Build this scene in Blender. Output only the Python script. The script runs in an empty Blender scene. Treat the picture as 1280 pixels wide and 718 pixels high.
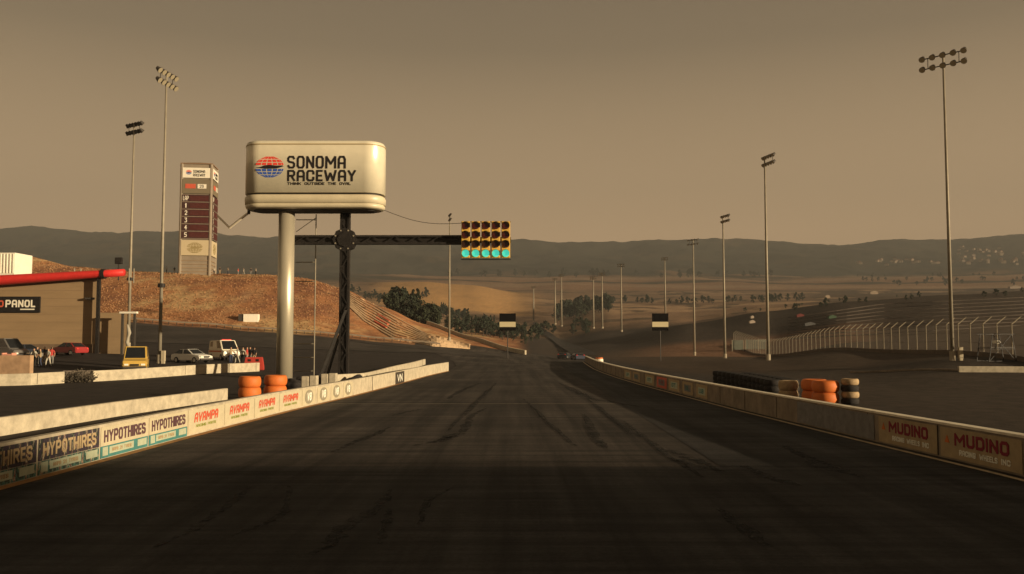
import bpy, bmesh, math, random
import numpy as np
from mathutils import Vector, Matrix
random.seed(7)
R = math.radians
C = bpy.context.scene.collection
sc = bpy.context.scene

# ------------------------------------------------------------------ camera
F = 1100.0; CX = 640.0; CY = 359.0; HZ = 428.0; CAMZ = 3.3
TH = math.atan((HZ - CY) / F)
cd = bpy.data.cameras.new('camera'); cam = bpy.data.objects.new('camera', cd); C.objects.link(cam)
cd.sensor_width = 36; cd.lens = 36 * F / 1280; cd.clip_end = 30000; cd.clip_start = 0.1
cam.location = (0, 0, CAMZ); cam.rotation_euler = (R(90) + TH, 0, 0)
sc.camera = cam
# ------------------------------------------------------------------ sky, sun, exposure
SUN_EL, SUN_AZ = 9.0, 64.0
w = bpy.data.worlds.new('World'); sc.world = w; w.use_nodes = True
nt = w.node_tree; nt.nodes.clear()
out = nt.nodes.new('ShaderNodeOutputWorld'); bg = nt.nodes.new('ShaderNodeBackground'); bg.inputs[1].default_value = 0.1
sky = nt.nodes.new('ShaderNodeTexSky'); sky.sky_type = 'NISHITA'; sky.sun_disc = False
sky.sun_elevation = R(SUN_EL); sky.sun_rotation = R(180 - SUN_AZ); sky.dust_density = 6; sky.air_density = 1.5; sky.ozone_density = 1
tc = nt.nodes.new('ShaderNodeTexCoord'); sx = nt.nodes.new('ShaderNodeSeparateXYZ')
nt.links.new(tc.outputs['Generated'], sx.inputs[0])
rp = nt.nodes.new('ShaderNodeValToRGB'); cr = rp.color_ramp
stops = [(0.0, (.60, .385, .205)), (.12, (.56, .36, .192)), (.22, (.345, .228, .126)), (.32, (.145, .102, .062)), (.42, (.09, .066, .045)), (.6, (.05, .043, .03)), (1.0, (.03, .03, .026))]
cr.elements[0].position = 0; cr.elements[0].color = (*stops[0][1], 1)
cr.elements[1].position = 1; cr.elements[1].color = (*stops[-1][1], 1)
for p, c in stops[1:-1]:
    e = cr.elements.new(p); e.color = (*c, 1)
nt.links.new(sx.outputs[2], rp.inputs[0])
t1 = nt.nodes.new('ShaderNodeVectorMath'); t1.operation = 'MULTIPLY'; t1.inputs[1].default_value = (.55, .36, .2)
nt.links.new(sky.outputs[0], t1.inputs[0])
t2 = nt.nodes.new('ShaderNodeVectorMath'); t2.operation = 'SCALE'; t2.inputs['Scale'].default_value = 8.5
nt.links.new(rp.outputs[0], t2.inputs[0])
t3 = nt.nodes.new('ShaderNodeVectorMath'); t3.operation = 'SCALE'; t3.inputs['Scale'].default_value = 0.15
nt.links.new(t1.outputs[0], t3.inputs[0])
t4 = nt.nodes.new('ShaderNodeVectorMath'); t4.operation = 'ADD'
nt.links.new(t2.outputs[0], t4.inputs[0]); nt.links.new(t3.outputs[0], t4.inputs[1])
nt.links.new(t4.outputs[0], bg.inputs[0]); nt.links.new(bg.outputs[0], out.inputs[0])
sl = bpy.data.lights.new('sun', 'SUN'); sun = bpy.data.objects.new('sun', sl); C.objects.link(sun)
sl.energy = 4.6; sl.angle = R(0.5); sl.color = (1.0, .79, .51)
sun.rotation_euler = (R(90 - SUN_EL), 0, R(SUN_AZ))
sc.view_settings.view_transform = 'Standard'; sc.view_settings.look = 'None'
sc.view_settings.exposure = 0.7; sc.view_settings.gamma = 1; sc.view_settings.use_curve_mapping = False

# ------------------------------------------------------------------ helpers
cT, sT = math.cos(TH), math.sin(TH)
def ray(px, py):
    x = (px - CX) / F; u = (CY - py) / F
    return Vector((x, cT - u * sT, sT + u * cT))
def P(px, py, Y):
    d = ray(px, py); k = Y / d.y
    return Vector((d.x * k, Y, CAMZ + d.z * k))
def pxX(px, Y): return P(px, HZ, Y).x

MATS = {}
def mat(name, col, rough=.8, metal=0, noise=0, nscale=2.0, emit=None, spec=.3, bump=0, stretch=None):
    if name in MATS: return MATS[name]
    m = bpy.data.materials.new(name); m.use_nodes = True; n = m.node_tree; b = n.nodes['Principled BSDF']
    b.inputs['Base Color'].default_value = (*col, 1); b.inputs['Roughness'].default_value = rough
    b.inputs['Metallic'].default_value = metal; b.inputs['Specular IOR Level'].default_value = spec
    if noise:
        t = n.nodes.new('ShaderNodeTexCoord'); mp = n.nodes.new('ShaderNodeMapping'); nz = n.nodes.new('ShaderNodeTexNoise')
        if stretch: mp.inputs['Scale'].default_value = stretch
        nz.inputs['Scale'].default_value = nscale; nz.inputs['Detail'].default_value = 8; nz.inputs['Roughness'].default_value = .65
        n.links.new(t.outputs['Object'], mp.inputs[0]); n.links.new(mp.outputs[0], nz.inputs[0])
        r = n.nodes.new('ShaderNodeValToRGB'); r.color_ramp.elements[0].position = .3; r.color_ramp.elements[1].position = .7
        r.color_ramp.elements[0].color = (*[c * (1 - noise) for c in col], 1)
        r.color_ramp.elements[1].color = (*[min(1, c * (1 + noise * .6)) for c in col], 1)
        n.links.new(nz.outputs[0], r.inputs[0]); n.links.new(r.outputs[0], b.inputs['Base Color'])
        if bump:
            bp = n.nodes.new('ShaderNodeBump'); bp.inputs['Strength'].default_value = bump; bp.inputs['Distance'].default_value = .05
            n.links.new(nz.outputs[0], bp.inputs['Height']); n.links.new(bp.outputs[0], b.inputs['Normal'])
    if emit:
        b.inputs['Emission Color'].default_value = (*emit[0], 1); b.inputs['Emission Strength'].default_value = emit[1]
    MATS[name] = m; return m

def obj(name, bm, m=None, parent=None, smooth=False):
    me = bpy.data.meshes.new(name)
    if isinstance(bm, bpy.types.Mesh): me = bm
    else:
        bm.to_mesh(me); bm.free()
    if m is not None:
        me.materials.clear()
        for x in (m if isinstance(m, (list, tuple)) else [m]): me.materials.append(x)
    if smooth:
        me.polygons.foreach_set('use_smooth', [True] * len(me.polygons))
    o = bpy.data.objects.new(name, me); C.objects.link(o)
    if parent: o.parent = parent
    return o
def tag(o, label=None, cat=None, group=None, kind=None):
    if label: o['label'] = label
    if cat: o['category'] = cat
    if group: o['group'] = group
    if kind: o['kind'] = kind
    return o
def empty(name, loc=(0, 0, 0), rz=0, label=None, cat=None, group=None):
    o = bpy.data.objects.new(name, None); C.objects.link(o); o.empty_display_size = .2
    o.location = loc; o.rotation_euler = (0, 0, rz)
    return tag(o, label, cat, group)
def copy_tree(o, parent=None):
    c = o.copy(); C.objects.link(c); c.parent = parent
    for ch in KIDS(o): copy_tree(ch, c)
    return c
def KIDS(o): return [x for x in C.objects if x.parent == o]
def B(): return bmesh.new()
def box(bm, c, s, rz=0, bev=0):
    M = Matrix.Translation(c) @ Matrix.Rotation(rz, 4, 'Z')
    r = bmesh.ops.create_cube(bm, size=1, matrix=M @ Matrix.Diagonal((*s, 1)))
    if bev:
        es = list({e for v in r['verts'] for e in v.link_edges})
        bmesh.ops.bevel(bm, geom=es, offset=bev, segments=2, affect='EDGES', profile=.5)
    return bm
def tube(bm, a, b, r1, r2=None, n=10):
    a = Vector(a); b = Vector(b); r2 = r1 if r2 is None else r2
    d = b - a; L = d.length
    q = Vector((0, 0, 1)).rotation_difference(d.normalized()).to_matrix().to_4x4()
    bmesh.ops.create_cone(bm, cap_ends=True, segments=n, radius1=r1, radius2=r2, depth=L, matrix=Matrix.Translation((a + b) / 2) @ q)
    return bm
def beam(bm, a, b, w_, h_):
    """rectangular bar from a to b"""
    a = Vector(a); b = Vector(b); d = (b - a).normalized()
    up = Vector((0, 0, 1)) if abs(d.z) < .95 else Vector((0, 1, 0))
    s = d.cross(up).normalized(); u = s.cross(d)
    vs = []
    for p in (a, b):
        for i, j in ((-1, -1), (1, -1), (1, 1), (-1, 1)): vs.append(bm.verts.new(p + s * i * w_ / 2 + u * j * h_ / 2))
    for f in ((0, 1, 2, 3), (7, 6, 5, 4), (0, 4, 5, 1), (1, 5, 6, 2), (2, 6, 7, 3), (3, 7, 4, 0)): bm.faces.new([vs[i] for i in f])
    bmesh.ops.recalc_face_normals(bm, faces=bm.faces[:])
    return bm
def loft(bm, rings, cap=True):
    vv = [[bm.verts.new(p) for p in r] for r in rings]
    for a, b in zip(vv, vv[1:]):
        n = len(a)
        for i in range(n): bm.faces.new((a[i], a[(i + 1) % n], b[(i + 1) % n], b[i]))
    if cap: bm.faces.new(vv[0][::-1]); bm.faces.new(vv[-1])
    bmesh.ops.recalc_face_normals(bm, faces=bm.faces[:])
    return bm
def prism(bm, pts, y0, y1, in0=None):
    """polygon in XZ extruded along Y"""
    a = [bm.verts.new((x, y0, z)) for x, z in pts]; b = [bm.verts.new((x, y1, z)) for x, z in pts]
    n = len(pts)
    for i in range(n): bm.faces.new((a[i], a[(i + 1) % n], b[(i + 1) % n], b[i]))
    bm.faces.new(a[::-1]); bm.faces.new(b)
    bmesh.ops.recalc_face_normals(bm, faces=bm.faces[:])
    return bm
GLY = {  # strokes on a unit box, corners cut
 'A': [[(0, 0), (0, .78), (.2, 1), (.8, 1), (1, .78), (1, 0)], [(0, .4), (1, .4)]], 'a': [[(0, 0), (.5, 1), (1, 0)], [(.2, .32), (.8, .32)]],
 'C': [[(1, .72), (1, .86), (.82, 1), (.18, 1), (0, .84), (0, .16), (.18, 0), (.82, 0), (1, .14), (1, .28)]],
 'D': [[(0, 0), (0, 1), (.75, 1), (1, .8), (1, .2), (.75, 0), (0, 0)]], 'E': [[(1, 1), (0, 1), (0, 0), (1, 0)], [(0, .5), (.85, .5)]], 'F': [[(1, 1), (0, 1), (0, 0)], [(0, .5), (.85, .5)]],
 'G': [[(1, .75), (1, .86), (.82, 1), (.18, 1), (0, .84), (0, .16), (.18, 0), (.82, 0), (1, .14), (1, .45), (.55, .45)]], 'H': [[(0, 0), (0, 1)], [(1, 0), (1, 1)], [(0, .5), (1, .5)]],
 'I': [[(.5, 0), (.5, 1)]], 'K': [[(0, 0), (0, 1)], [(1, 1), (.05, .45)], [(.35, .6), (1, 0)]], 'L': [[(0, 1), (0, 0), (1, 0)]], 'M': [[(0, 0), (0, 1), (.5, .35), (1, 1), (1, 0)]],
 'N': [[(0, 0), (0, 1), (1, 0), (1, 1)]], 'O': [[(0, .18), (0, .82), (.2, 1), (.8, 1), (1, .82), (1, .18), (.8, 0), (.2, 0), (0, .18)]], 'P': [[(0, 0), (0, 1), (.8, 1), (1, .86), (1, .6), (.8, .45), (0, .45)]],
 'R': [[(0, 0), (0, 1), (.8, 1), (1, .86), (1, .62), (.8, .48), (0, .48)], [(.5, .48), (1, 0)]], 'S': [[(.95, .85), (.8, 1), (.2, 1), (0, .86), (0, .65), (.2, .53), (.8, .47), (1, .35), (1, .14), (.8, 0), (.2, 0), (.05, .15)]],
 'T': [[(0, 1), (1, 1)], [(.5, 1), (.5, 0)]], 'U': [[(0, 1), (0, .18), (.2, 0), (.8, 0), (1, .18), (1, 1)]], 'V': [[(0, 1), (.5, 0), (1, 1)]], 'W': [[(0, 1), (.22, 0), (.5, .75), (.78, 0), (1, 1)]],
 'X': [[(0, 0), (1, 1)], [(0, 1), (1, 0)]], 'Y': [[(0, 1), (.5, .45), (1, 1)], [(.5, .45), (.5, 0)]], 'B': [[(0, 0), (0, 1), (.75, 1), (.95, .86), (.95, .62), (.75, .52), (0, .52)], [(.75, .52), (1, .4), (1, .14), (.8, 0), (0, 0)]],
 '1': [[(.2, .8), (.5, 1), (.5, 0)]], '2': [[(0, .8), (.2, 1), (.8, 1), (1, .82), (1, .6), (0, 0), (1, 0)]], '3': [[(0, 1), (1, 1), (.5, .58), (1, .4), (1, .15), (.8, 0), (0, 0)]], '4': [[(.75, 0), (.75, 1), (0, .35), (1, .35)]],
 '5': [[(1, 1), (0, 1), (0, .55), (.8, .55), (1, .4), (1, .15), (.8, 0), (0, 0)]], '8': [[(.2, .52), (0, .65), (0, .85), (.2, 1), (.8, 1), (1, .85), (1, .65), (.8, .52), (.2, .52), (0, .38), (0, .15), (.2, 0), (.8, 0), (1, .15), (1, .38), (.8, .52)]],
 '9': [[(0, 0), (.8, 0), (1, .18), (1, .85), (.8, 1), (.2, 1), (0, .85), (0, .6), (.2, .48), (1, .48)]]}
WID = {'I': .35, 'M': 1.3, 'W': 1.45, '1': .6, 'V': 1.05, 'L': .85, 'E': .85, 'F': .85}
def text_mesh(s, width, height, ext=.004, bold=.02, shear=0):
    """square bold letters in the XZ plane facing -Y, origin lower-left, fitted to width x height"""
    ws = [WID.get(c, 1.0) for c in s]; tot = sum(ws); u = width / tot; th = min(u * .20, height * .2) * (1 + bold * 3)
    bm = B(); x = 0; n = 0
    for c, w_ in zip(s, ws):
        gw = u * w_ - th * .42 - u * .16
        def T(p): zz = th / 2 + p[1] * (height - th); return Vector((x + th / 2 + p[0] * (gw - th * .58) + shear * zz, 0, zz))
        for st in GLY[c]:
            Q = [T(p) for p in st]
            for k, (a, b) in enumerate(zip(Q, Q[1:])):
                d = (b - a).normalized(); a = a - d * th * (.5 if k == 0 and len(Q) < 3 and False else .28); b = b + d * th * .28
                if k == 0: a = a - d * th * .2
                if k == len(Q) - 2: b = b + d * th * .2
                sd = Vector((-d.z, 0, d.x)) * th / 2; y0 = -ext * 2 - n * .00025; n += 1
                fr = [bm.verts.new((p.x, y0, min(max(p.z, 0), height))) for p in (a - sd, b - sd, b + sd, a + sd)]
                bk = [bm.verts.new((v.co.x, 0, v.co.z)) for v in fr]
                bm.faces.new(fr)
                for q in range(4): bm.faces.new((fr[q], bk[q], bk[(q + 1) % 4], fr[(q + 1) % 4]))
        x += u * w_
    bmesh.ops.recalc_face_normals(bm, faces=bm.faces[:])
    me = bpy.data.meshes.new('lettering'); bm.to_mesh(me); bm.free(); return me
def text(name, s, width, height, m, parent, loc, rz=0, bold=.02, shear=0, ext=.004):
    k = 0; n = len(s)
    for wd in s.split(' '):
        a = k / n * width; b = (k + len(wd)) / n * width; k += len(wd) + 1
        if len(wd) == n: a, b = 0, width
        o = obj(name, text_mesh(wd, b - a, height, ext, bold, shear), m, parent); o.location = Vector(loc) + Vector((a, 0, 0))
    return o

# ------------------------------------------------------------------ terrain
def zc(Y, py):
    u = (CY - py) / F
    return CAMZ + (sT + u * cT) / (cT - u * sT) * Y
FLAT = lambda Y: HZ + CAMZ * F / Y
SKY = [(-900, 292), (-200, 289), (0, 286), (100, 285), (200, 288), (300, 289), (400, 291), (500, 297), (640, 302), (700, 302), (800, 300), (870, 296), (920, 298), (980, 303), (1060, 300), (1140, 298), (1200, 298), (1240, 295), (1280, 290), (1400, 284), (2200, 280)]
def skyl(px): return float(np.interp(px, [a for a, _ in SKY], [b for _, b in SKY]))
COL = {
 -900: [(60, 488.5), (78, 461), (100, 443), (140, 425), (172, 402), (195, 370), (215, 330), (232, 308), (260, 306), (330, 325), (600, 345), (1500, 345), (3000, 330)],
 -200: [(60, 488.5), (78, 463), (100, 445), (140, 428), (172, 403), (195, 370), (215, 330), (232, 310), (260, 309), (330, 325), (600, 345), (1500, 345), (3000, 330)],
 20: [(60, 488.5), (78, 464), (100, 444), (140, 427), (172, 402), (195, 372), (215, 336), (232, 319), (260, 318), (330, 330), (600, 350), (1500, 345), (3000, 332)],
 90: [(60, 488.5), (78, 464), (100, 444), (140, 428), (172, 403), (195, 374), (215, 346), (232, 334), (260, 334), (330, 342), (600, 352), (1500, 348), (3000, 334)],
 155: [(60, 488.5), (78, 465), (100, 446), (140, 430), (172, 404), (195, 376), (215, 349), (232, 339), (260, 340), (330, 350), (600, 356), (1500, 350), (3000, 335)],
 250: [(60, 488.5), (78, 467), (100, 448), (140, 434), (174, 411), (195, 380), (215, 351), (232, 342), (260, 344), (330, 356), (600, 360), (1500, 352), (3000, 337)],
 330: [(60, 488.5), (78, 470), (100, 453), (140, 439), (176, 417), (195, 384), (215, 353), (232, 342), (260, 346), (330, 362), (600, 368), (1500, 352), (3000, 338)],
 385: [(60, 488.5), (78, 473), (100, 456), (140, 442), (177, 421), (195, 391), (215, 359), (232, 348), (260, 353), (330, 368), (600, 378), (1500, 352), (3000, 340)],
 430: [(60, 488.5), (78, 474), (100, 458), (140, 444), (178, 425), (195, 400), (215, 370), (232, 360), (260, 366), (330, 380), (600, 388), (900, 372), (1500, 352), (3000, 341)],
 480: [(60, 488.5), (78, 474.5), (100, 460), (140, 446), (178, 430), (195, 413), (212, 392), (228, 384), (260, 389), (330, 398), (600, 397), (900, 377), (1300, 354), (1800, 353), (3000, 342)],
 530: [(60, 488.5), (100, 463), (140, 448), (178, 434), (195, 424), (212, 411), (228, 405), (260, 408), (330, 412), (600, 402), (900, 380), (1300, 352), (1800, 356), (3000, 344)],
 590: [(60, 488.5), (100, 464.5), (140, 452), (180, 442), (195, 435), (212, 426), (228, 423), (260, 425), (330, 423), (600, 408), (900, 386), (1300, 357), (1800, 359), (3000, 345)],
 650: [(60, 488.5), (100, 464.5), (150, 452.5), (188, 444.5), (200, 441), (228, 439), (260, 440), (330, 435), (600, 411), (900, 392), (1300, 368), (1800, 360), (3000, 344)],
 700: [(60, 488.5), (100, 464.5), (150, 452.5), (190, 447.3), (220, 446), (260, 446), (400, 430), (600, 408), (900, 392), (1300, 372), (1800, 358), (3000, 344)],
 760: [(60, 488.5), (100, 464.5), (150, 452.5), (190, 447.3), (220, 445), (260, 441), (400, 422), (600, 398), (900, 381), (1300, 373), (1800, 360), (3000, 344)],
 860: [(60, 488.5), (100, 464.5), (150, 452), (190, 447), (225, 444), (260, 436), (300, 418), (340, 405), (450, 406), (600, 396), (900, 380), (1300, 372), (1800, 360), (3000, 344)],
 960: [(60, 488.5), (90, 466), (130, 450.5), (190, 448), (225, 444), (260, 430), (300, 408), (340, 390), (450, 391), (600, 386), (900, 377), (1300, 370), (1800, 360), (3000, 344)],
 1060: [(60, 488.5), (80, 470), (100, 455), (130, 441), (190, 430), (225, 426), (260, 413), (300, 392), (340, 378), (450, 380), (600, 378), (900, 374), (1300, 368), (1800, 360), (3000, 344)],
 1190: [(60, 488.5), (75, 466), (86, 450), (100, 443), (130, 434), (190, 424), (225, 416), (260, 402), (300, 383), (340, 369), (450, 371), (600, 372), (900, 369), (1300, 366), (1800, 360), (3000, 344)],
 1280: [(60, 488.5), (75, 465), (86, 449), (100, 441), (130, 430), (190, 420), (225, 412), (260, 400), (300, 380), (340, 365), (450, 367), (600, 368), (900, 366), (1300, 363), (1800, 358), (3000, 343)],
 2200: [(60, 488.5), (75, 465), (86, 447), (100, 439), (130, 426), (190, 415), (225, 408), (260, 395), (300, 376), (340, 360), (450, 362), (600, 362), (900, 360), (1300, 358), (1800, 352), (3000, 338)],
}
YG = np.concatenate([np.arange(60, 300, 2.0), 300 * 1.018 ** np.arange(0, 168)])   # rows
YG = YG[YG < 5600]
CK = sorted(COL)
def col_z(px_key):
    pts = [(Y, zc(Y, p)) for Y, p in COL[px_key]]
    pts[0] = (60, 0.0)
    s = skyl(px_key)
    pts += [(3800, zc(3800, (COL[px_key][-1][1] + s) / 2)), (4600, zc(4600, s)), (5600, zc(5600, s + 14))]
    z = np.interp(YG, [a for a, _ in pts], [b for _, b in pts])
    k = np.array([1, 2, 3, 2, 1.]) / 9      # soften the breaks of slope
    zp = np.pad(z, 2, mode='edge'); z2 = np.convolve(zp, k, 'valid'); z2[0] = 0; z2[-1] = z[-1]
    return z2
ZT = np.stack([col_z(k) for k in CK])      # (cols, rows)
# extra fine skyline columns
def hashn(ix, iy):
    n = (ix.astype(np.int64) * 374761393 + iy.astype(np.int64) * 668265263) & 0x7fffffff
    n = ((n ^ (n >> 13)) * 1274126177) & 0x7fffffff
    return ((n ^ (n >> 16)) & 0xffff) / 65535.0
def vnoise(x, y):
    ix = np.floor(x); iy = np.floor(y); fx = x - ix; fy = y - iy
    fx = fx * fx * (3 - 2 * fx); fy = fy * fy * (3 - 2 * fy)
    a = hashn(ix, iy); b = hashn(ix + 1, iy); c = hashn(ix, iy + 1); d = hashn(ix + 1, iy + 1)
    return (a * (1 - fx) + b * fx) * (1 - fy) + (c * (1 - fx) + d * fx) * fy
def fbm(x, y, o=4):
    s = 0; a = .5
    for i in range(o): s = s + a * (vnoise(x, y) - .5); x = x * 2.03 + 17.3; y = y * 2.03 + 5.1; a *= .5
    return s
def ground(X, Y):
    X = np.atleast_1d(np.asarray(X, float)); Y = np.atleast_1d(np.asarray(Y, float))
    Yc = np.clip(Y, 60, YG[-1])
    px = np.clip(CX + F * X / Yc * cT, CK[0], CK[-1] - 1e-3)
    ci = np.clip(np.searchsorted(CK, px, side='right') - 1, 0, len(CK) - 2)
    cx0 = np.array(CK)[ci]; cx1 = np.array(CK)[ci + 1]; t = (px - cx0) / (cx1 - cx0); t = .5 * t + .5 * t * t * (3 - 2 * t)
    ri = np.clip(np.searchsorted(YG, Yc, side='right') - 1, 0, len(YG) - 2)
    u = (Yc - YG[ri]) / (YG[ri + 1] - YG[ri])
    z = (ZT[ci, ri] * (1 - u) + ZT[ci, ri + 1] * u) * (1 - t) + (ZT[ci + 1, ri] * (1 - u) + ZT[ci + 1, ri + 1] * u) * t
    # relief
    mound = np.clip((Yc - 178) / 20, 0, 1) * np.clip((560 - px) / 60, 0, 1)
    z = z + mound * fbm(X / 14, Yc / 14) * 1.3
    mid = np.clip((Yc - 260) / 200, 0, 1)
    z = z + mid * fbm(X / 60, Yc / 60) * 5
    far = np.clip((Yc - 1400) / 2600, 0, 1)
    z = z + far * (fbm(X / 420 + 3, Yc / 420) * 80 - np.abs(fbm(X / 260, Yc / 700 + 9)) * 55)
    z = np.where(Y < 60, 0, z)
    return z
def gz(X, Y): return float(ground(X, Y)[0])
def on(px, Y, dz=0):
    X = pxX(px, Y); return Vector((X, Y, gz(X, Y) + dz))
def hit(px, py, y0=5.0, y1=5500):
    d = ray(px, py); Ys = np.concatenate([np.arange(max(y0, 5), 400, .25), np.arange(400, y1, 4.0)]); Ys = Ys[Ys >= y0]
    X = d.x / d.y * Ys; Z = CAMZ + d.z / d.y * Ys
    g = ground(X, Ys); k = np.argmax(g >= Z)
    if not (g >= Z).any(): k = len(Ys) - 1
    return Vector((X[k], Ys[k], g[k]))

def ss(a, b, x):
    t = np.clip((x - a) / (b - a), 0, 1); return t * t * (3 - 2 * t)
def mixc(c, d, t): return c * (1 - t[:, None]) + np.array(d)[None, :] * t[:, None]
def gcolor(X, Y):
    """what the ground is made of (dry grass, tarmac, ploughed field, woodland)"""
    Yc = np.clip(Y, 20, 1e5); px = CX + F * X / Yc * cT
    wob = fbm(X / 9, Y / 9) * 6
    c = np.tile(np.array([.044, .037, .033]), (len(X), 1))                       # paddock tarmac
    n1 = fbm(X / 22, Y / 22); n2 = fbm(X / 3.5, Y / 3.5)
    # right side run-off: dusty dark soil
    rt = ss(0, 6, X - (15 + 0 * Y)) * ss(20, 34, Y)
    c = mixc(c, (.060, .046, .034), rt * .8)
    rd = ss(0, 4, X - 17) * ss(86, 96, Y + wob)
    c = mixc(c, (.085, .058, .038), rd * .7)
    # mound
    mb = np.interp(px, [-900, 155, 250, 330, 430, 530, 590, 650], [172, 173, 175, 177, 179, 181, 184, 198])
    m = ss(-1.5, 1.5, Y - mb + wob * .15) * ss(664, 640, px)
    dry = np.array([.39, .18, .08])
    c = mixc(c, dry, m)
    c = mixc(c, (.50, .33, .16), m * ss(.02, .16, n1 + n2 * .5))
    c = mixc(c, (.22, .10, .055), m * ss(.02, .2, -n1 + n2 * .9) * .8)
    n3 = fbm(X / 2.2, Y / 7 + 40)
    c = mixc(c, (.12, .05, .03), m * ss(.06, .2, n3) * .35)
    c = mixc(c, (.52, .36, .2), m * ss(.08, .22, -n3) * .3)
    # brown strip at foot of catch fence
    st = ss(-8, 3, Y - 205 + wob * .5) * ss(285, 262, Y) * ss(760, 860, px + 30 * n1) * ss(1130, 1030, px)
    ST_ = st
    # valley
    v = ss(245, 275, Y) * ss(640, 690, px + wob)
    c = mixc(c, (.062, .047, .036), v)
    c = mixc(c, (.26, .14, .08), ST_ * .8)
    v2 = ss(262, 300, Y) * ss(560, 500, px)
    c = mixc(c, (.11, .075, .04), v2)
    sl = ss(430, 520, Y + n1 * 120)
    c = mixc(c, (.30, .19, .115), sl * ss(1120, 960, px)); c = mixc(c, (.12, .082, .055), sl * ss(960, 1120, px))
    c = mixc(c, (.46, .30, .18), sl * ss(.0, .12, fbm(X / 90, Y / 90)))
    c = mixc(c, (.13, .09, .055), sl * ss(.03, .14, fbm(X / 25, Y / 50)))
    # bright tan hill
    th = ss(760, 880, Y + n1 * 60) * ss(1500, 1320, Y) * ss(450, 500, px) * ss(690, 630, px)
    c = mixc(c, (.62, .36, .15), th)
    # fields
    f = ss(1500, 1800, Y)
    c = mixc(c, (.42, .24, .14), f)
    band = np.sin(Y / 95 + fbm(X / 500, Y / 500) * 5)
    c = mixc(c, (.48, .31, .19), f * ss(.55, .8, band))
    c = mixc(c, (.10, .075, .045), f * ss(.6, .85, -band))
    wl = ss(2750, 3000, Y + fbm(X / 300, Y / 300) * 900)
    wl = np.maximum(wl, ss(1450, 1700, Y) * ss(520, 420, px))
    wl = np.maximum(wl, ss(300, 400, Y) * ss(330, 250, px))
    c = mixc(c, (.07, .068, .05), wl)
    c = mixc(c, (.115, .085, .05), wl * ss(.05, .2, fbm(X / 160, Y / 240)) * .8)
    c = mixc(c, (.022, .026, .018), wl * ss(.04, .14, fbm(X / 60 + 9, Y / 90)) * .8)
    return np.clip(c * (1 + .35 * n2)[:, None], 0, 1)

def ground_mat():
    m = bpy.data.materials.new('ground'); m.use_nodes = True; n = m.node_tree; b = n.nodes['Principled BSDF']
    at = n.nodes.new('ShaderNodeAttribute'); at.attribute_name = 'soil'
    t = n.nodes.new('ShaderNodeTexCoord')
    nz = n.nodes.new('ShaderNodeTexNoise'); nz.inputs['Scale'].default_value = .9; nz.inputs['Detail'].default_value = 9; nz.inputs['Roughness'].default_value = .7
    n.links.new(t.outputs['Object'], nz.inputs[0])
    mr = n.nodes.new('ShaderNodeMapRange'); mr.inputs[1].default_value = .3; mr.inputs[2].default_value = .7; mr.inputs[3].default_value = .6; mr.inputs[4].default_value = 1.4
    n.links.new(nz.outputs[0], mr.inputs[0])
    s = n.nodes.new('ShaderNodeVectorMath'); s.operation = 'SCALE'
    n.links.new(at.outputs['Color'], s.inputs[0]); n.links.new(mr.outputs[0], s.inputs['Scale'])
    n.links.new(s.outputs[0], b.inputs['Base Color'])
    b.inputs['Roughness'].default_value = .95; b.inputs['Specular IOR Level'].default_value = .1
    bp = n.nodes.new('ShaderNodeBump'); bp.inputs['Strength'].default_value = .5; bp.inputs['Distance'].default_value = .12
    n.links.new(nz.outputs[0], bp.inputs['Height']); n.links.new(bp.outputs[0], b.inputs['Normal'])
    return m
GM = ground_mat()
def build_ground():
    s = np.concatenate([np.linspace(-1, -.66, 28, endpoint=False), np.arange(-.66, .6601, .0022), np.linspace(.665, 1, 28)])
    Yr = np.concatenate([[-320, -200, -100], np.arange(-50, 60, 5.0), YG])
    half = np.where(Yr < 60, 342 + .94 * 60, 342 + .94 * Yr)
    X = s[None, :] * half[:, None]; Y = np.repeat(Yr[:, None], len(s), 1)
    x = X.ravel(); y = Y.ravel(); z = ground(x, y)
    nr, ncn = X.shape
    me = bpy.data.meshes.new('ground')
    idx = np.arange(nr * ncn).reshape(nr, ncn)
    f = np.stack([idx[:-1, :-1], idx[:-1, 1:], idx[1:, 1:], idx[1:, :-1]], -1).reshape(-1, 4)
    me.vertices.add(len(x)); me.vertices.foreach_set('co', np.stack([x, y, z], 1).ravel())
    me.loops.add(len(f) * 4); me.loops.foreach_set('vertex_index', f.ravel())
    me.polygons.add(len(f)); me.polygons.foreach_set('loop_start', np.arange(len(f)) * 4); me.polygons.foreach_set('loop_total', np.full(len(f), 4))
    me.update(); me.validate()
    me.polygons.foreach_set('use_smooth', [True] * len(f))
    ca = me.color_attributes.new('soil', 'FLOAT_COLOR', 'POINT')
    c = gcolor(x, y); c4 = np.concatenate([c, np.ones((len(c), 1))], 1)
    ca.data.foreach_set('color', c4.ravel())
    o = obj('ground', me, GM); tag(o, kind='structure'); return o
build_ground()

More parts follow.
